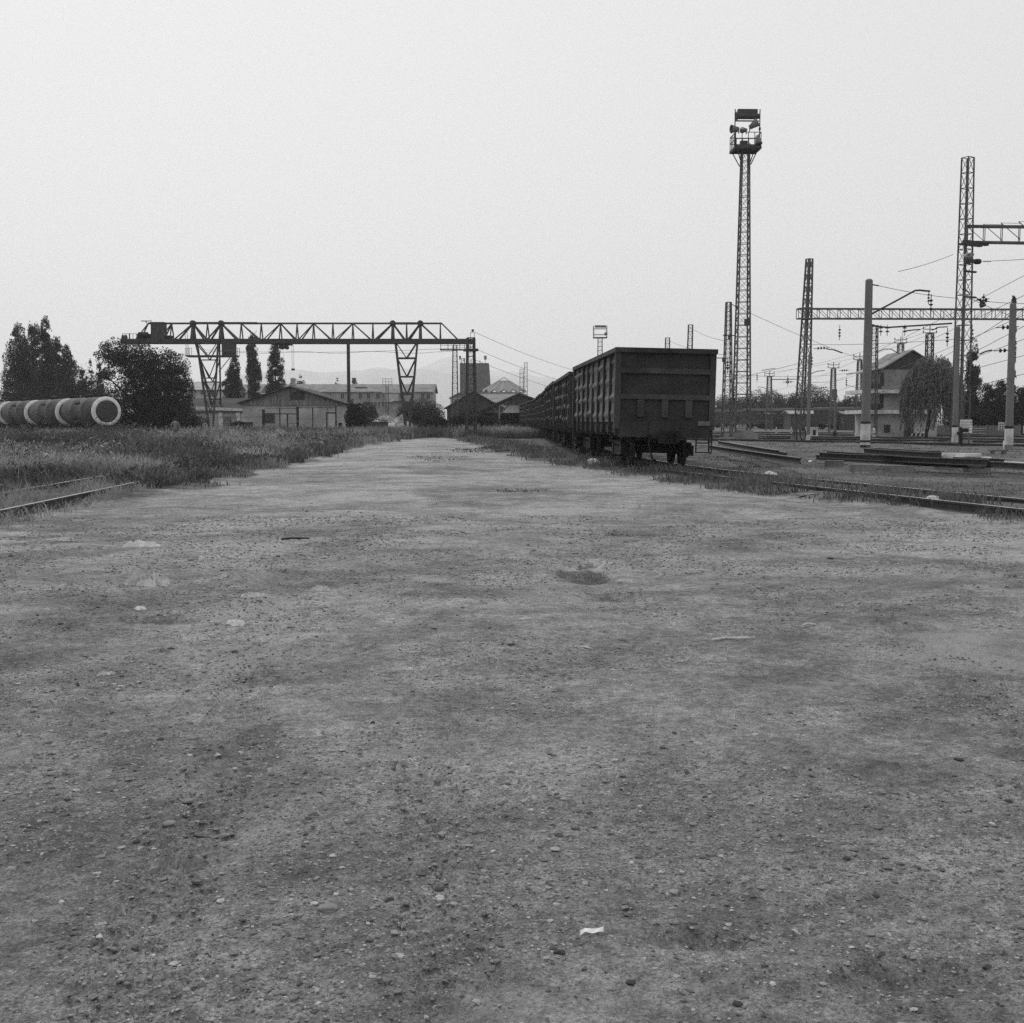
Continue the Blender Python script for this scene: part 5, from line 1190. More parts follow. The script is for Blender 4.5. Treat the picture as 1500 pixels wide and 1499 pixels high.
# yard clutter by the slim crane leg
pn = empty("plank_pen", at(548, 140), 0, "low dark plank pen with a pale top rail near the crane's slim leg", "pen"); px0 = X(548, 140)
m = MB()
for k in range(26): m.box((X(531, 140) - px0 + k * .12, 0, .7), (.122, .04, 1.5 + .06 * (k % 3)))
m.build("plank_wall", M['boards_dark'], pn)
m = MB(); m.bar((X(530, 140) - px0, -.05, hz(611, 140)), (X(568, 140) - px0, -.05, hz(617, 140)), .12); m.build("top_rail", M['plank'], pn)
def heap(name, px, py0, Y, w, h, label, cat, mat, seed, dep=None):
    n = 22; m = MB(); V = []; r = np.random.default_rng(seed)
    for j in range(9):
        t = j / 8
        for k in range(n):
            a = 2 * math.pi * k / n; q = (1 - t) * (.85 + .3 * r.random()); V.append((w / 2 * q * math.cos(a), (dep or w) / 2 * q * math.sin(a), h * (t ** .8) * (.9 + .2 * r.random()) - .1))
    F = [(j * n + k, j * n + (k + 1) % n, (j + 1) * n + (k + 1) % n, (j + 1) * n + k) for j in range(8) for k in range(n)]
    m.add(V, F); z = hz(py0, Y) if py0 else 0; o = m.build(name, mat, None, (X(px, Y), Y, z)); return tag(o, label, cat)
heap("rubble_heap", 565, 0, 158, 7.0, 2.6, "pale heap of broken plaster behind the plank pen", "heap", M['rubble'], 3)
heap("rubble_heap", 588, 0, 162, 5.0, 2.5, "smaller pale heap beside the foot of the slim crane leg", "heap", M['rubble'], 4)
heap("dirt_mound", 735, 0, 118, 5.2, .95, "low dry-grass mound in front of the dark canopy", "mound", material("dry mound soil", .16, .95, .3, 2, 15), 5, 4)
t = empty("scrap_drum", at(572, 136), 0, "battered white drum lying at the end of the plank pen", "drum")
m = MB(); m.lathe((0, 0, 0), (.15, .1, 1), [(0, .02), (0, .38), (.3, .38), (.32, .41), (.36, .41), (.38, .38), (.85, .38), (.87, .41), (.9, .41), (.92, .38), (1.3, .36), (1.3, .02)], 18); m.build("drum_shell", M['white'], t)
m = MB(); m.lathe((.75, -.2, .35), (1, .3, .2), [(0, .02), (0, .3), (.7, .32), (.72, .02)], 14); o = m.build("scrap_barrel", M['rubble'], None, t.location); tag(o, "second pale barrel toppled beside the battered white drum", "barrel")
t = empty("lamp_frame", at(568, 200), 0, "square frame mast of small floodlights in front of the tenement", "mast")
lattice(hz(566, 200), .5, .4, 10, .07, .03).build("lattice_shaft", M['lattice_dark'], t)
m = MB()
for px in (561.5, 566, 570.5, 575): m.bar((X(px, 200) - X(568, 200), 0, hz(564, 200)), (X(px, 200) - X(568, 200), 0, hz(555, 200)), .06)
for py in (564, 559.5, 555): m.bar((X(561.5, 200) - X(568, 200), 0, hz(py, 200)), (X(575, 200) - X(568, 200), 0, hz(py, 200)), .06)
m.build("frame", M['lattice'], t)
# dark covered wagons along the far side
cvl = ["dark covered wagon farthest along the yard, by the floodlight mast", "covered wagon behind the leaning portal mast", "covered wagon with a pale sagging roof", "covered wagon between portal mast and banded pole", "covered wagon half hidden by the banded pole"]
def make_covered():
    t = empty("covered_wagon", (0, 0, 0)); MB().box((0, 0, 2.2), (13, 2.8, 2.4)).build("body", M['boards_dark'], t)
    MB().prism([(-1.5, 3.4), (1.5, 3.4), (1.1, 3.75), (.4, 3.9), (-.4, 3.9), (-1.1, 3.75)], -6.6, 6.6).build("roof", M['roof_dark'], t).rotation_euler = (0, 0, math.pi / 2)
    MB().box((0, -1.43, 2.2), (2.2, .06, 2.2)).build("door", M['rust'], t)
    for q in (-4.4, 4.4):
        m = MB(); m.box((q, 0, .7), (2.6, 2.2, .4))
        for s in (-.9, .9): m.cyl((q + s, -.85, .655), (q + s, .85, .655), .475, n=18)
        m.build("bogie", M['underframe'], t)
    return t
cv = make_covered()
for k, (px, Y) in enumerate(((1075, 245), (1140, 225), (1195, 215), (1250, 200), (1040, 270))):
    o = cv if k == 0 else copy_tree(cv); o.location = at(px, Y); o.rotation_euler = (0, 0, math.radians(-24)); tag(o, cvl[k], "covered wagon", "covered wagons along the far side")
for px, Y, w, lab in ((1162, 218, 5, "pale low roof of a hut among the far wagons"), (1122, 232, 3.5, "second pale low roof beyond the crossarm mast"), (1228, 205, 3, "pale hut roof beside the banded pole")):
    gable_house("hut", X(px, Y) - w / 2, X(px, Y) + w / 2, Y - 8, Y - 2, hz(607, Y), hz(603, Y), lab, "hut", wall='boards_dark', roof='roof_light' if px == 1162 else 'roof_grey', gable='boards', axis='x', over=.3)
# ------------------------------------------------------------------ masts farther off
FM = "distant lattice masts of the yard"
mast(976, 150, 495, .75, .5, 16, "squat distant lattice mast rising behind the nearest wagon", mat='lattice', lean=(0, 0), group=FM, base=False)
mast(1006, 132, 476, .7, .45, 16, "taller distant lattice mast rising behind the nearest wagon", group=FM, base=False, lean=(.25, 0))
mast(764, 215, 541, .8, .6, 14, "shorter of two distant masts over the canopy roof", group=FM, base=False)
mast(770, 210, 531, .7, .5, 14, "taller of two distant masts over the canopy roof", group=FM, base=False)
mast(667, 170, 506, .9, .55, 16, "pale lattice mast under the crane's end walkway", group=FM, rz=math.radians(10))
mast(679, 200, 525, .5, .5, 14, "thin lattice mast in front of the concrete tower", group=FM)
def crossarm(t, h, n=2, w=1.5):
    m = MB(); m.bar((0, 0, h - .1), (0, 0, h + .9), .08)
    for k in range(n): m.bar((-w / 2, 0, h + .1 + .4 * k), (w / 2, 0, h + .1 + .4 * k), .08)
    for q in (-1, 1):
        for k in range(n): m.cyl((q * w / 2, 0, h + .1 + .4 * k), (q * w / 2, 0, h + .35 + .4 * k), .06, n=6)
    return m.build("crossarm", M['lattice_dark'], t)
for px, Y, top, w0, w1, lab in ((1125, 190, 552, .95, .6, "distant mast with a crossarm just past the floodlight mast"), (1218, 165, 540, .85, .5, "distant crossarm mast beside the grey switch box"), (1256, 150, 528, .85, .45, "distant crossarm mast just before the banded pole"), (1315, 150, 504, .8, .6, "distant mast top above the signal box roof"), (1357, 135, 489, .8, .65, "dark crossarm mast behind the willow")):
    t, h = mast(px, Y, top, w0, w1, 15, lab, mat='lattice_dark' if px == 1357 else 'lattice', leg=.11, brace=.06, group=FM, base=False); crossarm(t, h)
mast(1276, 110, 477, .72, .52, 15, "lattice mast standing right behind the banded concrete pole", group=FM, leg=.09)
t, h = mast(878, 175, 495, .9, .6, 22, "small distant floodlight mast above the second wagon", group=FM, base=False)
m = MB(); m.box((0, 0, h), (2.0, 1.6, .12))
for sx in (-1, 1):
    for sy in (-1, 1): m.bar((sx * .95, sy * .7, h), (sx * .95, sy * .7, h + 1.75), .07)
for z in (.45, 1.3): m.bar((-.95, -.7, h + z), (.95, -.7, h + z), .06); m.bar((-.95, .7, h + z), (.95, .7, h + z), .06)
m.build("platform", M['lattice'], t)
m = MB(); m.cyl((-.8, -.6, h + 1.6), (.8, -.6, h + 1.6), .18, n=10); m.cyl((.6, -.7, h + .45), (.95, -.8, h + .6), .22, n=10); m.build("floodlight", M['lamp_grey'], t)
t = empty("switch_pole", at(1221.5, 118), 0, "thin steel pole carrying a grey switch box, with a black foot", "pole")
MB().cyl((0, 0, 0), (0, 0, hz(556, 118)), .10, .08, 12).build("shaft", M['pole'], t)
MB().box((-.18, -.1, hz(577, 118)), (.55, .35, .9)).build("switch_box", M['lamp_grey'], t)
MB().box((0, 0, .25), (.28, .28, .55)).build("black_foot", M['black'], t)
t, _ = concrete_pole(1183, 88, 520, .12, "slim concrete pole directly behind the leaning portal mast", 637, 646, band=False)

# yard markers
MK = "white marker posts between the sidings"
for px, py, h, w, lab in ((1092, 641, .62, .24, "stubby white marker post by the floodlight mast"), (1137, 636, .75, .16, "slender white marker post, first past the stubby one"), (1159, 636.5, .75, .16, "slender white marker post before the leaning mast"), (1194, 639, .8, .2, "white marker post next to the small white cabinet"), (1056, 637, .8, .16, "white marker post by the slender mast's foot"), (1280, 643, .85, .26, "white banded marker post before the signal box")):
    g = G(px, py); t = empty("marker_post", g, 0, lab, "marker post", MK)
    m = MB(); m.cyl((0, 0, -.05), (0, 0, h), w * .5, w * .42, 12); m.lathe((0, 0, h), (0, 0, 1), [(0, w * .42), (.05, w * .35), (.09, .02)], 12); m.build("post", M['white'], t)
    m = MB(); m.cyl((0, 0, h * .45), (0, 0, h * .55), w * .5 + .005, w * .48 + .005, 12); m.build("band", M['black'], t)
g = G(1189, 640.5); t = empty("white_cabinet", g, math.radians(12), "small white track cabinet behind the leaning mast's foot", "cabinet")
MB().box((0, 0, .45), (.95, .7, .9)).box((0, 0, .93), (1.05, .8, .06)).build("housing", M['white'], t)
MB().box((.1, -.36, .45), (.3, .02, .5)).build("vent", M['black'], t)
g = G(1345, 641); t = empty("striped_buffer", g, 0, "low striped stop board lying before the signal box", "stop board")
MB().box((0, 0, .25), (1.6, .12, .3)).build("board", M['black'], t)
m = MB()
for k in range(4): m.add([(-.75 + k * .4, -.065, .12), (-.6 + k * .4, -.065, .12), (-.5 + k * .4, -.065, .38), (-.65 + k * .4, -.065, .38), (-.75 + k * .4, -.061, .12), (-.6 + k * .4, -.061, .12), (-.5 + k * .4, -.061, .38), (-.65 + k * .4, -.061, .38)], [(0, 1, 2, 3), (7, 6, 5, 4), (0, 4, 5, 1), (3, 2, 6, 7)])
m.box((.55, 0, .46), (.5, .3, .14)); m.build("stripes", M['white'], t)
g = G(1176, 649); t = empty("switch_lever", g, 0, "black oval switch lever at the foot of the leaning mast", "switch lever")
m = MB(); m.tube([(.2 * math.sin(a), 0, .62 + .42 * math.cos(a)) for a in np.linspace(0, 6.283, 15)], .05, 6); m.bar((-.45, 0, 0), (-.45, 0, .95), .07); m.bar((0, 0, 0), (0, 0, .25), .1); m.build("lever", M['black'], t)
MB().box((0, 0, .05), (.8, .4, .14)).build("base", M['black'], t)
g = G(1462, 667); o = MB().box((0, 0, .22), (.8, .3, .08)).box((-.25, 0, .1), (.12, .26, .2)).box((.25, 0, .1), (.12, .26, .2)).build("low_bench", M['plank'], None, g); tag(o, "low pale plank on two blocks beside the edge pole", "plank")

# ------------------------------------------------------------------ overhead wires
def wire(a, b, sag, label, r=.018, n=14, group="overhead wires"):
    a, b = Vector(a), Vector(b); pts = []
    for k in range(n + 1):
        t = k / n; p = a.lerp(b, t); p.z -= sag * 4 * t * (1 - t); pts.append(p - a)
    o = MB().tube(pts, r, 5).build("overhead_wire", M['wire'], None, a); return tag(o, label, "wire", group)
wire(P(696, 487, 103), P(905, 556, 150), .6, "topmost wire slanting from the dark lattice tower towards the wagons", .016)
wire(P(696, 511, 103), P(905, 575, 150), .6, "middle wire slanting from the dark lattice tower towards the wagons", .016)
wire(P(697, 528, 103), P(905, 590, 150), .5, "lowest wire slanting from the dark lattice tower towards the wagons", .016)
wire(P(290, 512, 152), P(690, 509, 105), .4, "thin cable hung along under the crane girder", .016)
wire(P(1074, 447, 93), P(1400, 560, 160), 1.0, "wire falling from the slender mast's bracket past the floodlight mast", .017)
wire(P(1007, 477, 132), P(1068, 500, 93), .3, "wire from the taller distant mast to the slender mast", .017)
wire(P(976, 497, 150), P(1060, 520, 93), .3, "wire from the squat distant mast to the slender mast", .017)
FARW = [(1100, 574, 360), (1110, 580, 360), (1125, 586, 360), (1140, 592, 380), (1090, 590, 360), (1150, 598, 380), (1210, 586, 330), (1230, 578, 330)]
NEARW = [(1500, 404, 70), (1500, 433, 70), (1500, 462, 68), (1500, 497, 66), (1500, 521, 66), (1500, 548, 66), (1500, 478, 62), (1500, 450, 62)]
ords = ["highest", "second highest", "third highest", "fourth highest", "fifth highest", "lowest", "seventh", "eighth"]
for k, (a, b) in enumerate(zip(FARW, NEARW)): wire(P(*a), P(*b), 2.2, f"contact line over the sidings, {ords[k]} where it leaves the frame", .016, 24)
for k, (a, b) in enumerate((((1060, 548, 93), (1256, 545, 150)), ((1060, 575, 93), (1218, 572, 165)), ((1064, 590, 93), (1180, 577, 96)), ((1060, 558, 93), (1180, 530, 96)), ((1182, 505, 96), (1400, 497, 77)), ((1182, 560, 96), (1256, 548, 150)), ((1288, 419, 66), (1400, 437, 77)), ((1400, 427, 77), (1500, 470, 64)), ((1405, 383, 77), (1500, 380, 70)), ((1410, 437, 77), (1500, 445, 66)), ((1316, 398, 66), (1396, 373, 77)), ((1125, 545, 190), (1256, 524, 150)), ((1125, 549, 190), (1357, 487, 135)), ((1256, 526, 150), (1357, 492, 135)), ((1055, 600, 110), (1130, 590, 190)))):
    ends = ["slender mast and far crossarm mast", "slender mast and switch-box mast", "slender mast and leaning mast, lower", "slender mast and leaning mast, upper", "leaning mast and broad mast", "leaning mast and banded-pole mast", "banded pole's top arm and broad mast", "broad mast and edge pole", "broad mast and frame edge, carrying the dark weight", "broad mast and frame edge, carrying the cluster insulator", "bracket pole and broad mast, short", "two distant crossarm masts, upper", "distant crossarm mast and dark mast by the willow", "pole-side mast and dark mast by the willow", "wagon end and distant crossarm mast"][k]
    wire(P(*a), P(*b), min(.4, .006 * (P(*a) - P(*b)).length), f"thin wire between {ends}", .016)
# bent cantilever arms of far masts
CA = "cantilever arms of the overhead line"
for k, (pts, Y, lab) in enumerate((([(1210, 511), (1222, 513), (1234, 517.5)], 96, "bent steady arm hanging by the leaning mast"), ([(1116, 543), (1126, 541), (1136, 540)], 150, "pale bent arm high over the far trees"), ([(1109, 567), (1117, 567.5), (1124, 570)], 190, "bent arm on the distant crossarm mast"), ([(1187, 548), (1197, 544), (1208, 543)], 130, "curved arm between the leaning mast and the switch box"), ([(1130, 556), (1150, 556), (1172, 555.5)], 120, "long straight tube arm ending at the leaning mast"), ([(1282, 517), (1295, 511.5), (1305, 511.5), (1318, 519)], 112, "curved arm above the signal box roof"), ([(1435, 519), (1444, 515), (1453, 513)], 66, "curved arm near the edge pole"), ([(1326, 485), (1338, 483.5), (1348, 483)], 80, "short straight arm above the signal box gable"), ([(1365, 484), (1375, 479.5), (1388, 479)], 90, "rising arm right of the signal box aerial"))):
    a = P(*pts[0], Y); o = MB().tube([P(x, y, Y) - a for x, y in pts], .045, 6).build("cantilever_arm", M['wire'], None, a); tag(o, lab, "arm", CA)
IN = "porcelain insulators on the overhead line"
def hang_ins(px, py, Y, label, horiz=False, n=3, r=.12):
    a = P(px, py, Y); m = MB(); d = Vector((1, 0, .05)) if horiz else Vector((0, 0, -1)); L = .24 * n
    m.cyl(Vector((0, 0, 0)) - d * .25, d * (L + .25), .025, n=6)
    for k in range(n): m.lathe(d * (.24 * k + .08), d, [(0, .03), (.02, r), (.07, r * .9), (.13, .04)], 12)
    return tag(m.build("insulator", M['black'], None, a), label, "insulator", IN)
for px, py, Y, hzl, lab in ((1230, 481, 96, False, "insulator hanging under the beam's first bays"), (1196, 510.5, 96, True, "paired insulator on the wire by the leaning mast"), (1189, 522, 96, False, "insulator hanging low beside the leaning mast"), (1424, 481, 78, False, "insulator below the long beam past the broad mast"), (1388, 486, 78, False, "insulator tight against the broad mast's side"), (1466, 480, 64, True, "fat insulator near the edge pole's head"), (1462, 514, 66, True, "insulator at the end of the curved arm by the edge pole"), (1232, 543, 130, True, "insulator left of the distant crossarm mast"), (1150, 560, 130, True, "insulator under the long tube arm"), (1154, 553, 130, False, "insulator hanging from the long tube arm"), (1109, 549, 150, False, "slanting insulator over the far trees"), (1202, 568, 140, True, "insulator low between portal mast and switch box"), (1066, 478 + 50, 93, False, "insulator on the slender mast's lower bracket"), (1240, 556, 140, False, "insulator low before the banded pole"), (1364, 437, 70, False, "insulator left of the broad mast, below the bent arm"), (1075, 573, 96, False, "dark insulator between slender mast and floodlight mast")):
    hang_ins(px, py, Y, lab, hzl)
a = P(1426, 383.5, 75); m = MB(); m.lathe((0, 0, 0), (1, 0, .02), [(0, .02), (.02, .12), (.12, .17), (.36, .17), (.46, .12), (.48, .02)], 16); o = m.build("line_weight", M['black'], None, a); tag(o, "dark barrel-shaped weight on the wire past the broad mast", "weight")
m = MB(); 
for k in range(5): m.lathe((.62 + .1 * k, 0, .01), (1, 0, 0), [(0, .01), (.02, .04), (.05, .04), (.07, .01)], 8)
o = m.build("bead_insulator", M['black'], None, a); tag(o, "string of small beads following the barrel-shaped weight", "insulator")
a = P(1440, 440, 72); m = MB()
for d in ((1, 0, .25), (1, 0, -.25), (-1, 0, .1), (-.5, 0, -.7), (.1, 0, .8), (.2, 0, -.9)): d = Vector(d).normalized(); m.cyl((0, 0, 0), d * .38, .03, n=6); m.lathe(d * .12, d, [(0, .03), (.02, .1), (.1, .09), (.12, .03)], 10)
o = m.build("cluster_insulator", M['black'], None, a); tag(o, "star-shaped insulator cluster on the wire past the broad mast", "insulator")

# ------------------------------------------------------------------ a person among the weeds
def person(loc, rz, label):
    V = [(0, 0, .95), (0, 0, 1.1), (0, -.01, 1.28), (0, 0, 1.44), (0, .01, 1.53), (0, .02, 1.62), (0, .02, 1.70),
         (.1, 0, .90), (.12, .02, .50), (.12, -.02, .10), (.13, .1, .05), (-.1, 0, .90), (-.13, .05, .50), (-.14, 0, .10), (-.15, .12, .05),
         (.19, 0, 1.42), (.25, -.04, 1.16), (.22, .1, .96), (.21, .13, .88), (-.19, 0, 1.42), (-.30, -.06, 1.18), (-.17, .13, 1.06), (-.12, .17, 1.02)]
    E = [(0, 1), (1, 2), (2, 3), (3, 4), (4, 5), (5, 6), (0, 7), (7, 8), (8, 9), (9, 10), (0, 11), (11, 12), (12, 13), (13, 14), (3, 15), (15, 16), (16, 17), (17, 18), (3, 19), (19, 20), (20, 21), (21, 22)]
    R = [.15, .145, .165, .11, .06, .095, .075, .105, .07, .05, .045, .105, .07, .05, .045, .075, .05, .038, .035, .075, .05, .038, .035]
    me = bpy.data.meshes.new("sk"); me.from_pydata(V, E, []); o = bpy.data.objects.new("sk", me); C.objects.link(o)
    md = o.modifiers.new("s", 'SKIN'); 
    for i, r in enumerate(R): me.skin_vertices[0].data[i].radius = (r, r * (.75 if i < 4 else 1))
    me.skin_vertices[0].data[0].use_root = True
    sd = o.modifiers.new("b", 'SUBSURF'); sd.levels = 2
    bpy.context.view_layer.update(); dg = bpy.context.evaluated_depsgraph_get(); nm = bpy.data.meshes.new_from_object(o.evaluated_get(dg)); bpy.data.objects.remove(o)
    for m in ('skin', 'cloth', 'trousers', 'black'): nm.materials.append(M[m])
    for p in nm.polygons:
        z = p.center.z; x = abs(p.center.x); p.use_smooth = True
        p.material_index = 3 if z < .1 else 2 if z < 1.0 and x < .17 else 0 if z > 1.49 or (z < 1.12 and p.center.y > .06) else 1
    t = empty("person", loc, rz, label, "person"); b = bpy.data.objects.new("body", nm); C.objects.link(b); b.parent = t
    m = MB(); m.lathe((0, .0, 1.60), (0, -.05, 1), [(0, .09), (.05, .108), (.1, .105), (.15, .07), (.17, .01)], 16); m.build("hair", M['hair'], t)
    return t
person(at(258, 84), math.radians(10), "person in grey shirt and trousers standing in weeds before the spreading tree")

# ------------------------------------------------------------------ litter on the road
def crumple(name, px, py, w, d, h, mat, label, cat, seed, group=None, n=26):
    g = G(px, py); r = np.random.default_rng(seed); u = np.linspace(-1, 1, n); U, W = np.meshgrid(u, u, indexing='ij')
    q = np.sqrt(U ** 2 + W ** 2); ang = np.arctan2(W, U); edge = .35 + .8 * vnoise2(np.cos(ang) * 2.6 + seed, np.sin(ang) * 2.6, seed)
    rad = np.minimum(np.maximum(np.abs(U), np.abs(W)), 1); s = rad / np.maximum(q, 1e-6); x = U * s * edge * w / 2; y = W * s * edge * d / 2
    rid = 1 - np.abs(2 * vnoise2(U * 2.9 + seed * 3, W * 3.4, seed + 1) - 1); rid2 = 1 - np.abs(2 * vnoise2(U * 5.1 + seed, W * 5.3, seed + 2) - 1)
    z = h * .62 * (.05 + .75 * rid ** 2 + .8 * rid2 ** 3) * (1 - rad ** 6)
    V = np.stack([x, y, z + height(x + g.x, y + g.y) - .006 * rad ** 4], -1).reshape(-1, 3); k = np.arange(n * n).reshape(n, n)
    F = np.stack([k[:-1, :-1], k[1:, :-1], k[1:, 1:], k[:-1, 1:]], -1).reshape(-1, 4)
    o = np_mesh(name, V, F, mat, None, (g.x, g.y, 0)); md = o.modifiers.new("thick", 'SOLIDIFY'); md.thickness = .003; return tag(o, label, cat, group)
def lump(name, px, py, w, d, h, mat, label, cat, seed):
    import bmesh
    g = G(px, py); bm = bmesh.new(); bmesh.ops.create_icosphere(bm, subdivisions=4, radius=1); A = np.array([v.co[:] for v in bm.verts]); o_ = seed * 1.7
    n1 = vnoise3(A[:, 0] * 1.5 + o_, A[:, 1] * 1.5, A[:, 2] * 1.5, seed); n2 = 1 - np.abs(2 * vnoise3(A[:, 0] * 3.2, A[:, 1] * 3.2 + o_, A[:, 2] * 3.2, seed + 1) - 1)
    for v, a, b in zip(bm.verts, n1, n2):
        v.co *= (.55 + .7 * a) * (.86 + .22 * b); v.co.x *= w / 2; v.co.y *= d / 2; v.co.z = max(v.co.z, -.25) * h * .8
    me = bpy.data.meshes.new(name); bm.to_mesh(me); bm.free(); me.materials.append(mat)
    o = bpy.data.objects.new(name, me); C.objects.link(o); o.location = (g.x, g.y, float(height(np.array([g.x]), np.array([g.y]))[0]) + .15 * h); return tag(o, label, cat)
crumple("plastic_sheet", 258, 1272, .20, .22, .05, M['plastic_grey'], "crumpled dirty plastic sheet flat in the dust, nearest the camera", "plastic sheet", 4)
crumple("rag_bundle", 217, 859, .50, .32, .13, M['rag'], "pale crumpled rag heap, largest litter beside the weeds", "rag", 7)
crumple("torn_bag", 207, 801, .52, .16, .09, M['plastic'], "torn white bag lying flat before the overgrown rail", "bag", 9)
crumple("paper_ball", 470, 861, .22, .13, .06, M['rag'], "crumpled grey-white paper on the dirt, alone mid-road", "paper", 12)
crumple("torn_cloth", 374, 871, .32, .14, .05, M['rag'], "torn pale cloth strip on the dirt left of the crumpled paper", "cloth", 13)
crumple("plastic_wrapper", 347, 910, .18, .12, .05, M['plastic'], "small pale wrapper below the torn cloth strip", "wrapper", 14)
crumple("plastic_wrapper", 205, 889, .16, .1, .03, M['plastic'], "small white wrapper below the pale rag heap", "wrapper", 15)
crumple("plastic_wrapper", 157, 986, .14, .08, .02, M['rag'], "flat pale wrapper towards the frame edge", "wrapper", 16)
crumple("torn_bag", 232, 951, .22, .14, .03, M['plastic_grey'], "grey torn bag trodden into the dirt", "bag", 17)
lump("white_bag", 869, 684, .48, .3, .22, M["plastic"], "white lumpy bag in the verge beside the nearest wagon", "bag", 21)
lump("white_bag", 1128, 701, .42, .25, .18, M["plastic"], "white bag lying against the near rail of the curving track", "bag", 22)
lump("white_bag", 1366, 743, .36, .2, .15, M["plastic"], "white bag in the verge grass towards the frame edge", "bag", 23)
lump("white_bag", 1182, 731, .5, .18, .05, M["plastic_grey"], "pale flattened bag at the verge, dark end", "bag", 24)
lump("white_bag", 172, 628, .9, .5, .5, M["plastic"], "pale bundle in the weeds under the ringed tank end", "bundle", 25)
# a twisted paper scrap
g = G(867, 1379); m = MB(); pts = [(-.035, -.012), (-.02, .004), (.0, .0), (.018, .002), (.036, .014)]; 
for k in range(4):
    (a, b), (c, d) = pts[k], pts[k + 1]; m.add([(a, b, .004 + .004 * (k % 2)), (c, d, .004 + .004 * ((k + 1) % 2)), (c, d + .012, .014), (a, b + .012, .014)], [(0, 1, 2, 3)])
o = m.build("paper_scrap", M['paper'], None, (g.x, g.y, height(np.array([g.x]), np.array([g.y]))[0])); md = o.modifiers.new("thick", 'SOLIDIFY'); md.thickness = .001; tag(o, "small bright white torn paper scrap, nearest the camera", "paper")
def stick(px0, py0, px1, py1, r, mat, label, name="stick"):
    a, b = G(px0, py0), G(px1, py1); z = float(height(np.array([(a.x + b.x) / 2]), np.array([(a.y + b.y) / 2]))[0]); md = (b - a) / 2
    o = MB().tube([(0, 0, z + r), md * .6 + Vector((0, .01, z + r * 1.6)), md * 1.3 + Vector((0, -.008, z + r * 1.3)), md * 2 + Vector((0, 0, z + r))], [r, r * .9, r, r * .7], 7).build(name, M[mat], None, (a.x, a.y, 0)); return tag(o, label, "stick")
stick(412, 793, 453, 791.5, .014, 'bark', "dark straight stick lying mid-road, far from others")
stick(1044, 933, 1106, 930, .010, 'rag', "pale chalky stick on the dirt towards the track side")
stick(1178, 913, 1195, 912.5, .010, 'rag', "short pale stick chip beyond the chalky stick")
stick(850, 942, 869, 945, .006, 'rag', "thin pale twig on the open dirt")
stick(265, 1226, 335, 1223, .004, 'bark', "dark twig above the crumpled plastic sheet")
stick(125, 740, 136, 736, .02, 'plank', "short pale stick before the overgrown rail")
stick(245, 1198, 300, 1198, .003, 'bark', "short dark twig above the longer twig near the plastic sheet")
ST = "loose stones on the road"
def stone(px, py, s, mat, label, seed, flat=.45):
    if mat == 'clod': s, flat = s * .72, .36
    import bmesh
    g = G(px, py); bm = bmesh.new(); bmesh.ops.create_icosphere(bm, subdivisions=3, radius=1); r = random.Random(seed); off = [r.uniform(0, 9) for _ in range(3)]
    A = np.array([v.co[:] for v in bm.verts]); nn = vnoise3(A[:, 0] * 1.4 + off[0], A[:, 1] * 1.4 + off[1], A[:, 2] * 1.4 + off[2], seed); n2 = vnoise3(A[:, 0] * 4 + off[0], A[:, 1] * 4, A[:, 2] * 4, seed + 1)
    for v, a, b in zip(bm.verts, nn, n2): v.co *= (.62 + .6 * a + .14 * b); v.co.z *= flat; v.co.x *= 1.2
    me = bpy.data.meshes.new("stone"); bm.to_mesh(me); bm.free(); me.materials.append(M[mat])
    for p in me.polygons: p.use_smooth = True
    o = bpy.data.objects.new("stone", me); C.objects.link(o); o.scale = (s, s, s); z = float(height(np.array([g.x]), np.array([g.y]))[0]); o.location = (g.x, g.y, z + s * flat * .3); o.rotation_euler = (0, 0, r.uniform(0, 6)); return tag(o, label, "stone", ST)
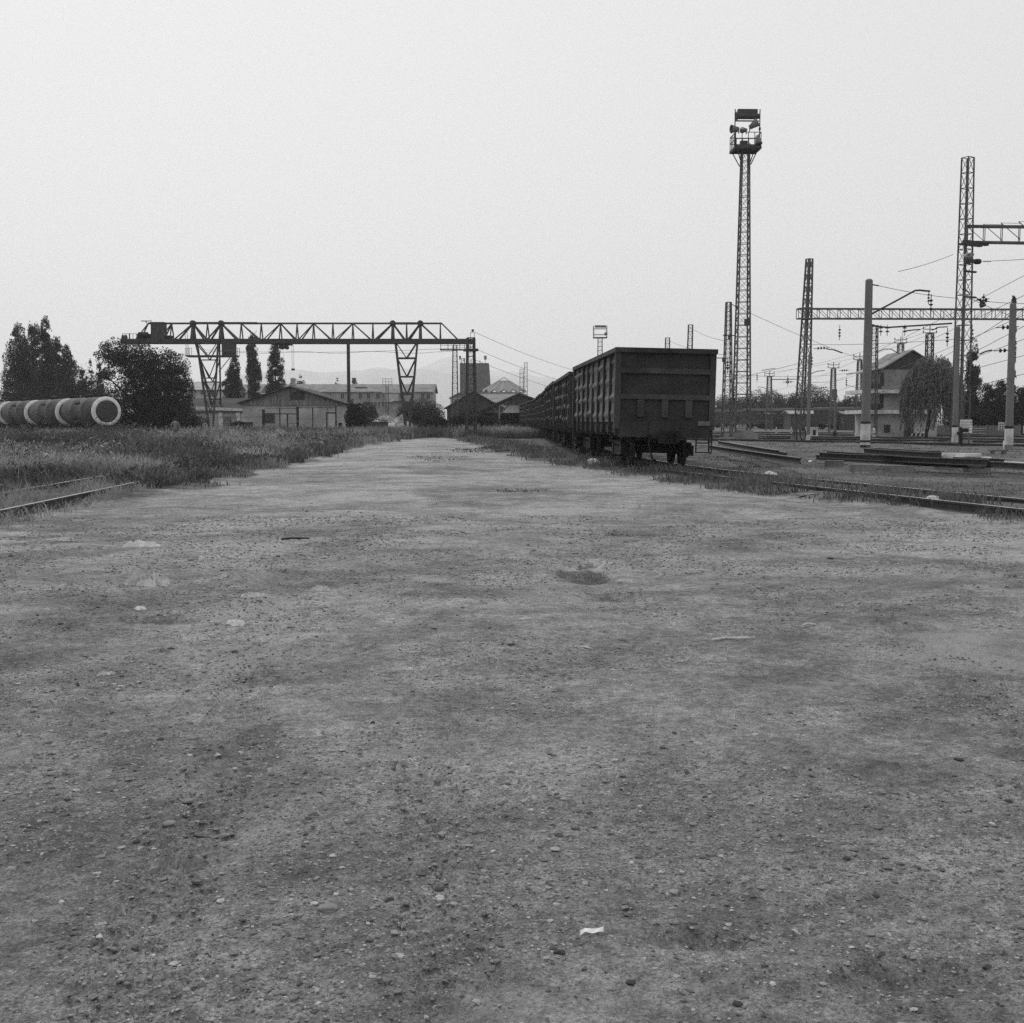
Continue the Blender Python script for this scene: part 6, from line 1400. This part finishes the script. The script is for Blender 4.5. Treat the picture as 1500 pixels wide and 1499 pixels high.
for k, (px, py, s, mat, lab) in enumerate(((274, 1176, .020, 'stone', "flat pale pebble standing alone above the plastic sheet"), (248, 1211, .022, 'stone', "rounded pale pebble between the twigs and the plastic sheet"), (480, 1336, .028, 'stone', "flat slate-like chip, lowest on the road's middle line"), (1405, 1116, .028, 'clod', "dark clod pressed in the dirt on the track side"), (864, 1195, .018, 'clod', "dark clod alone in the road's centre"), (643, 1312, .02, 'clod', "dark clod in the lower middle road"), (1080, 1480, .017, 'clod', "black clod at the very bottom of the view"), (753, 1041, .018, 'clod', "dark round clod in mid-road"), (200, 1234, .02, 'clod', "dark flat clod left of the twigs"), (74, 1106, .022, 'clod', "dark flat stone near the frame edge"), (440, 813, .045, 'stone', "pale stone below the straight stick"), (283, 822, .05, 'stone', "pale stone between torn bag and rag heap"), (426, 912, .03, 'stone', "dull pebble below the crumpled paper"), (1160, 681, .22, 'stone', "pale boulder at the lower end of the long loose rail"), (1187, 682, .09, 'plastic', "small white stone between boulder and rail stack"), (1216, 820, .05, 'clod', "dark clod alone on the open dirt towards the track"), (924, 1446, .018, 'clod', "dark clod near the bottom, right of the paper scrap"), (820, 1410, .02, 'clod', "dark clod just below the paper scrap"), (1240, 1262, .02, 'clod', "dark sharp clod on the pale dust"), (1283, 1316, .016, 'clod', "small dark sharp clod below the other on pale dust"), (250, 945, .03, 'clod', "dark clod beside the grey torn bag"), (115, 1178, .02, 'stone', "pale chip near the frame edge below the flat stone"), (1080, 698, .06, 'stone', "small pale stone by the curving track"))):
    stone(px, py, s, mat, lab, 400 + k)

# ------------------------------------------------------------------ the hazy air
hm = bpy.data.materials.new("hazy air"); hm.use_nodes = True; hn, hl = hm.node_tree.nodes, hm.node_tree.links; hn.clear()
ho = hn.new("ShaderNodeOutputMaterial"); hv = hn.new("ShaderNodeVolumePrincipled"); hv.inputs["Color"].default_value = (1, 1, 1, 1); hv.inputs["Density"].default_value = .00021; hv.inputs["Anisotropy"].default_value = .4
hl.new(hv.outputs[0], ho.inputs["Volume"])
hz_o = MB().box((0, 4200, 205), (20000, 9800, 440)).build("haze", hm); tag(hz_o, kind="stuff")
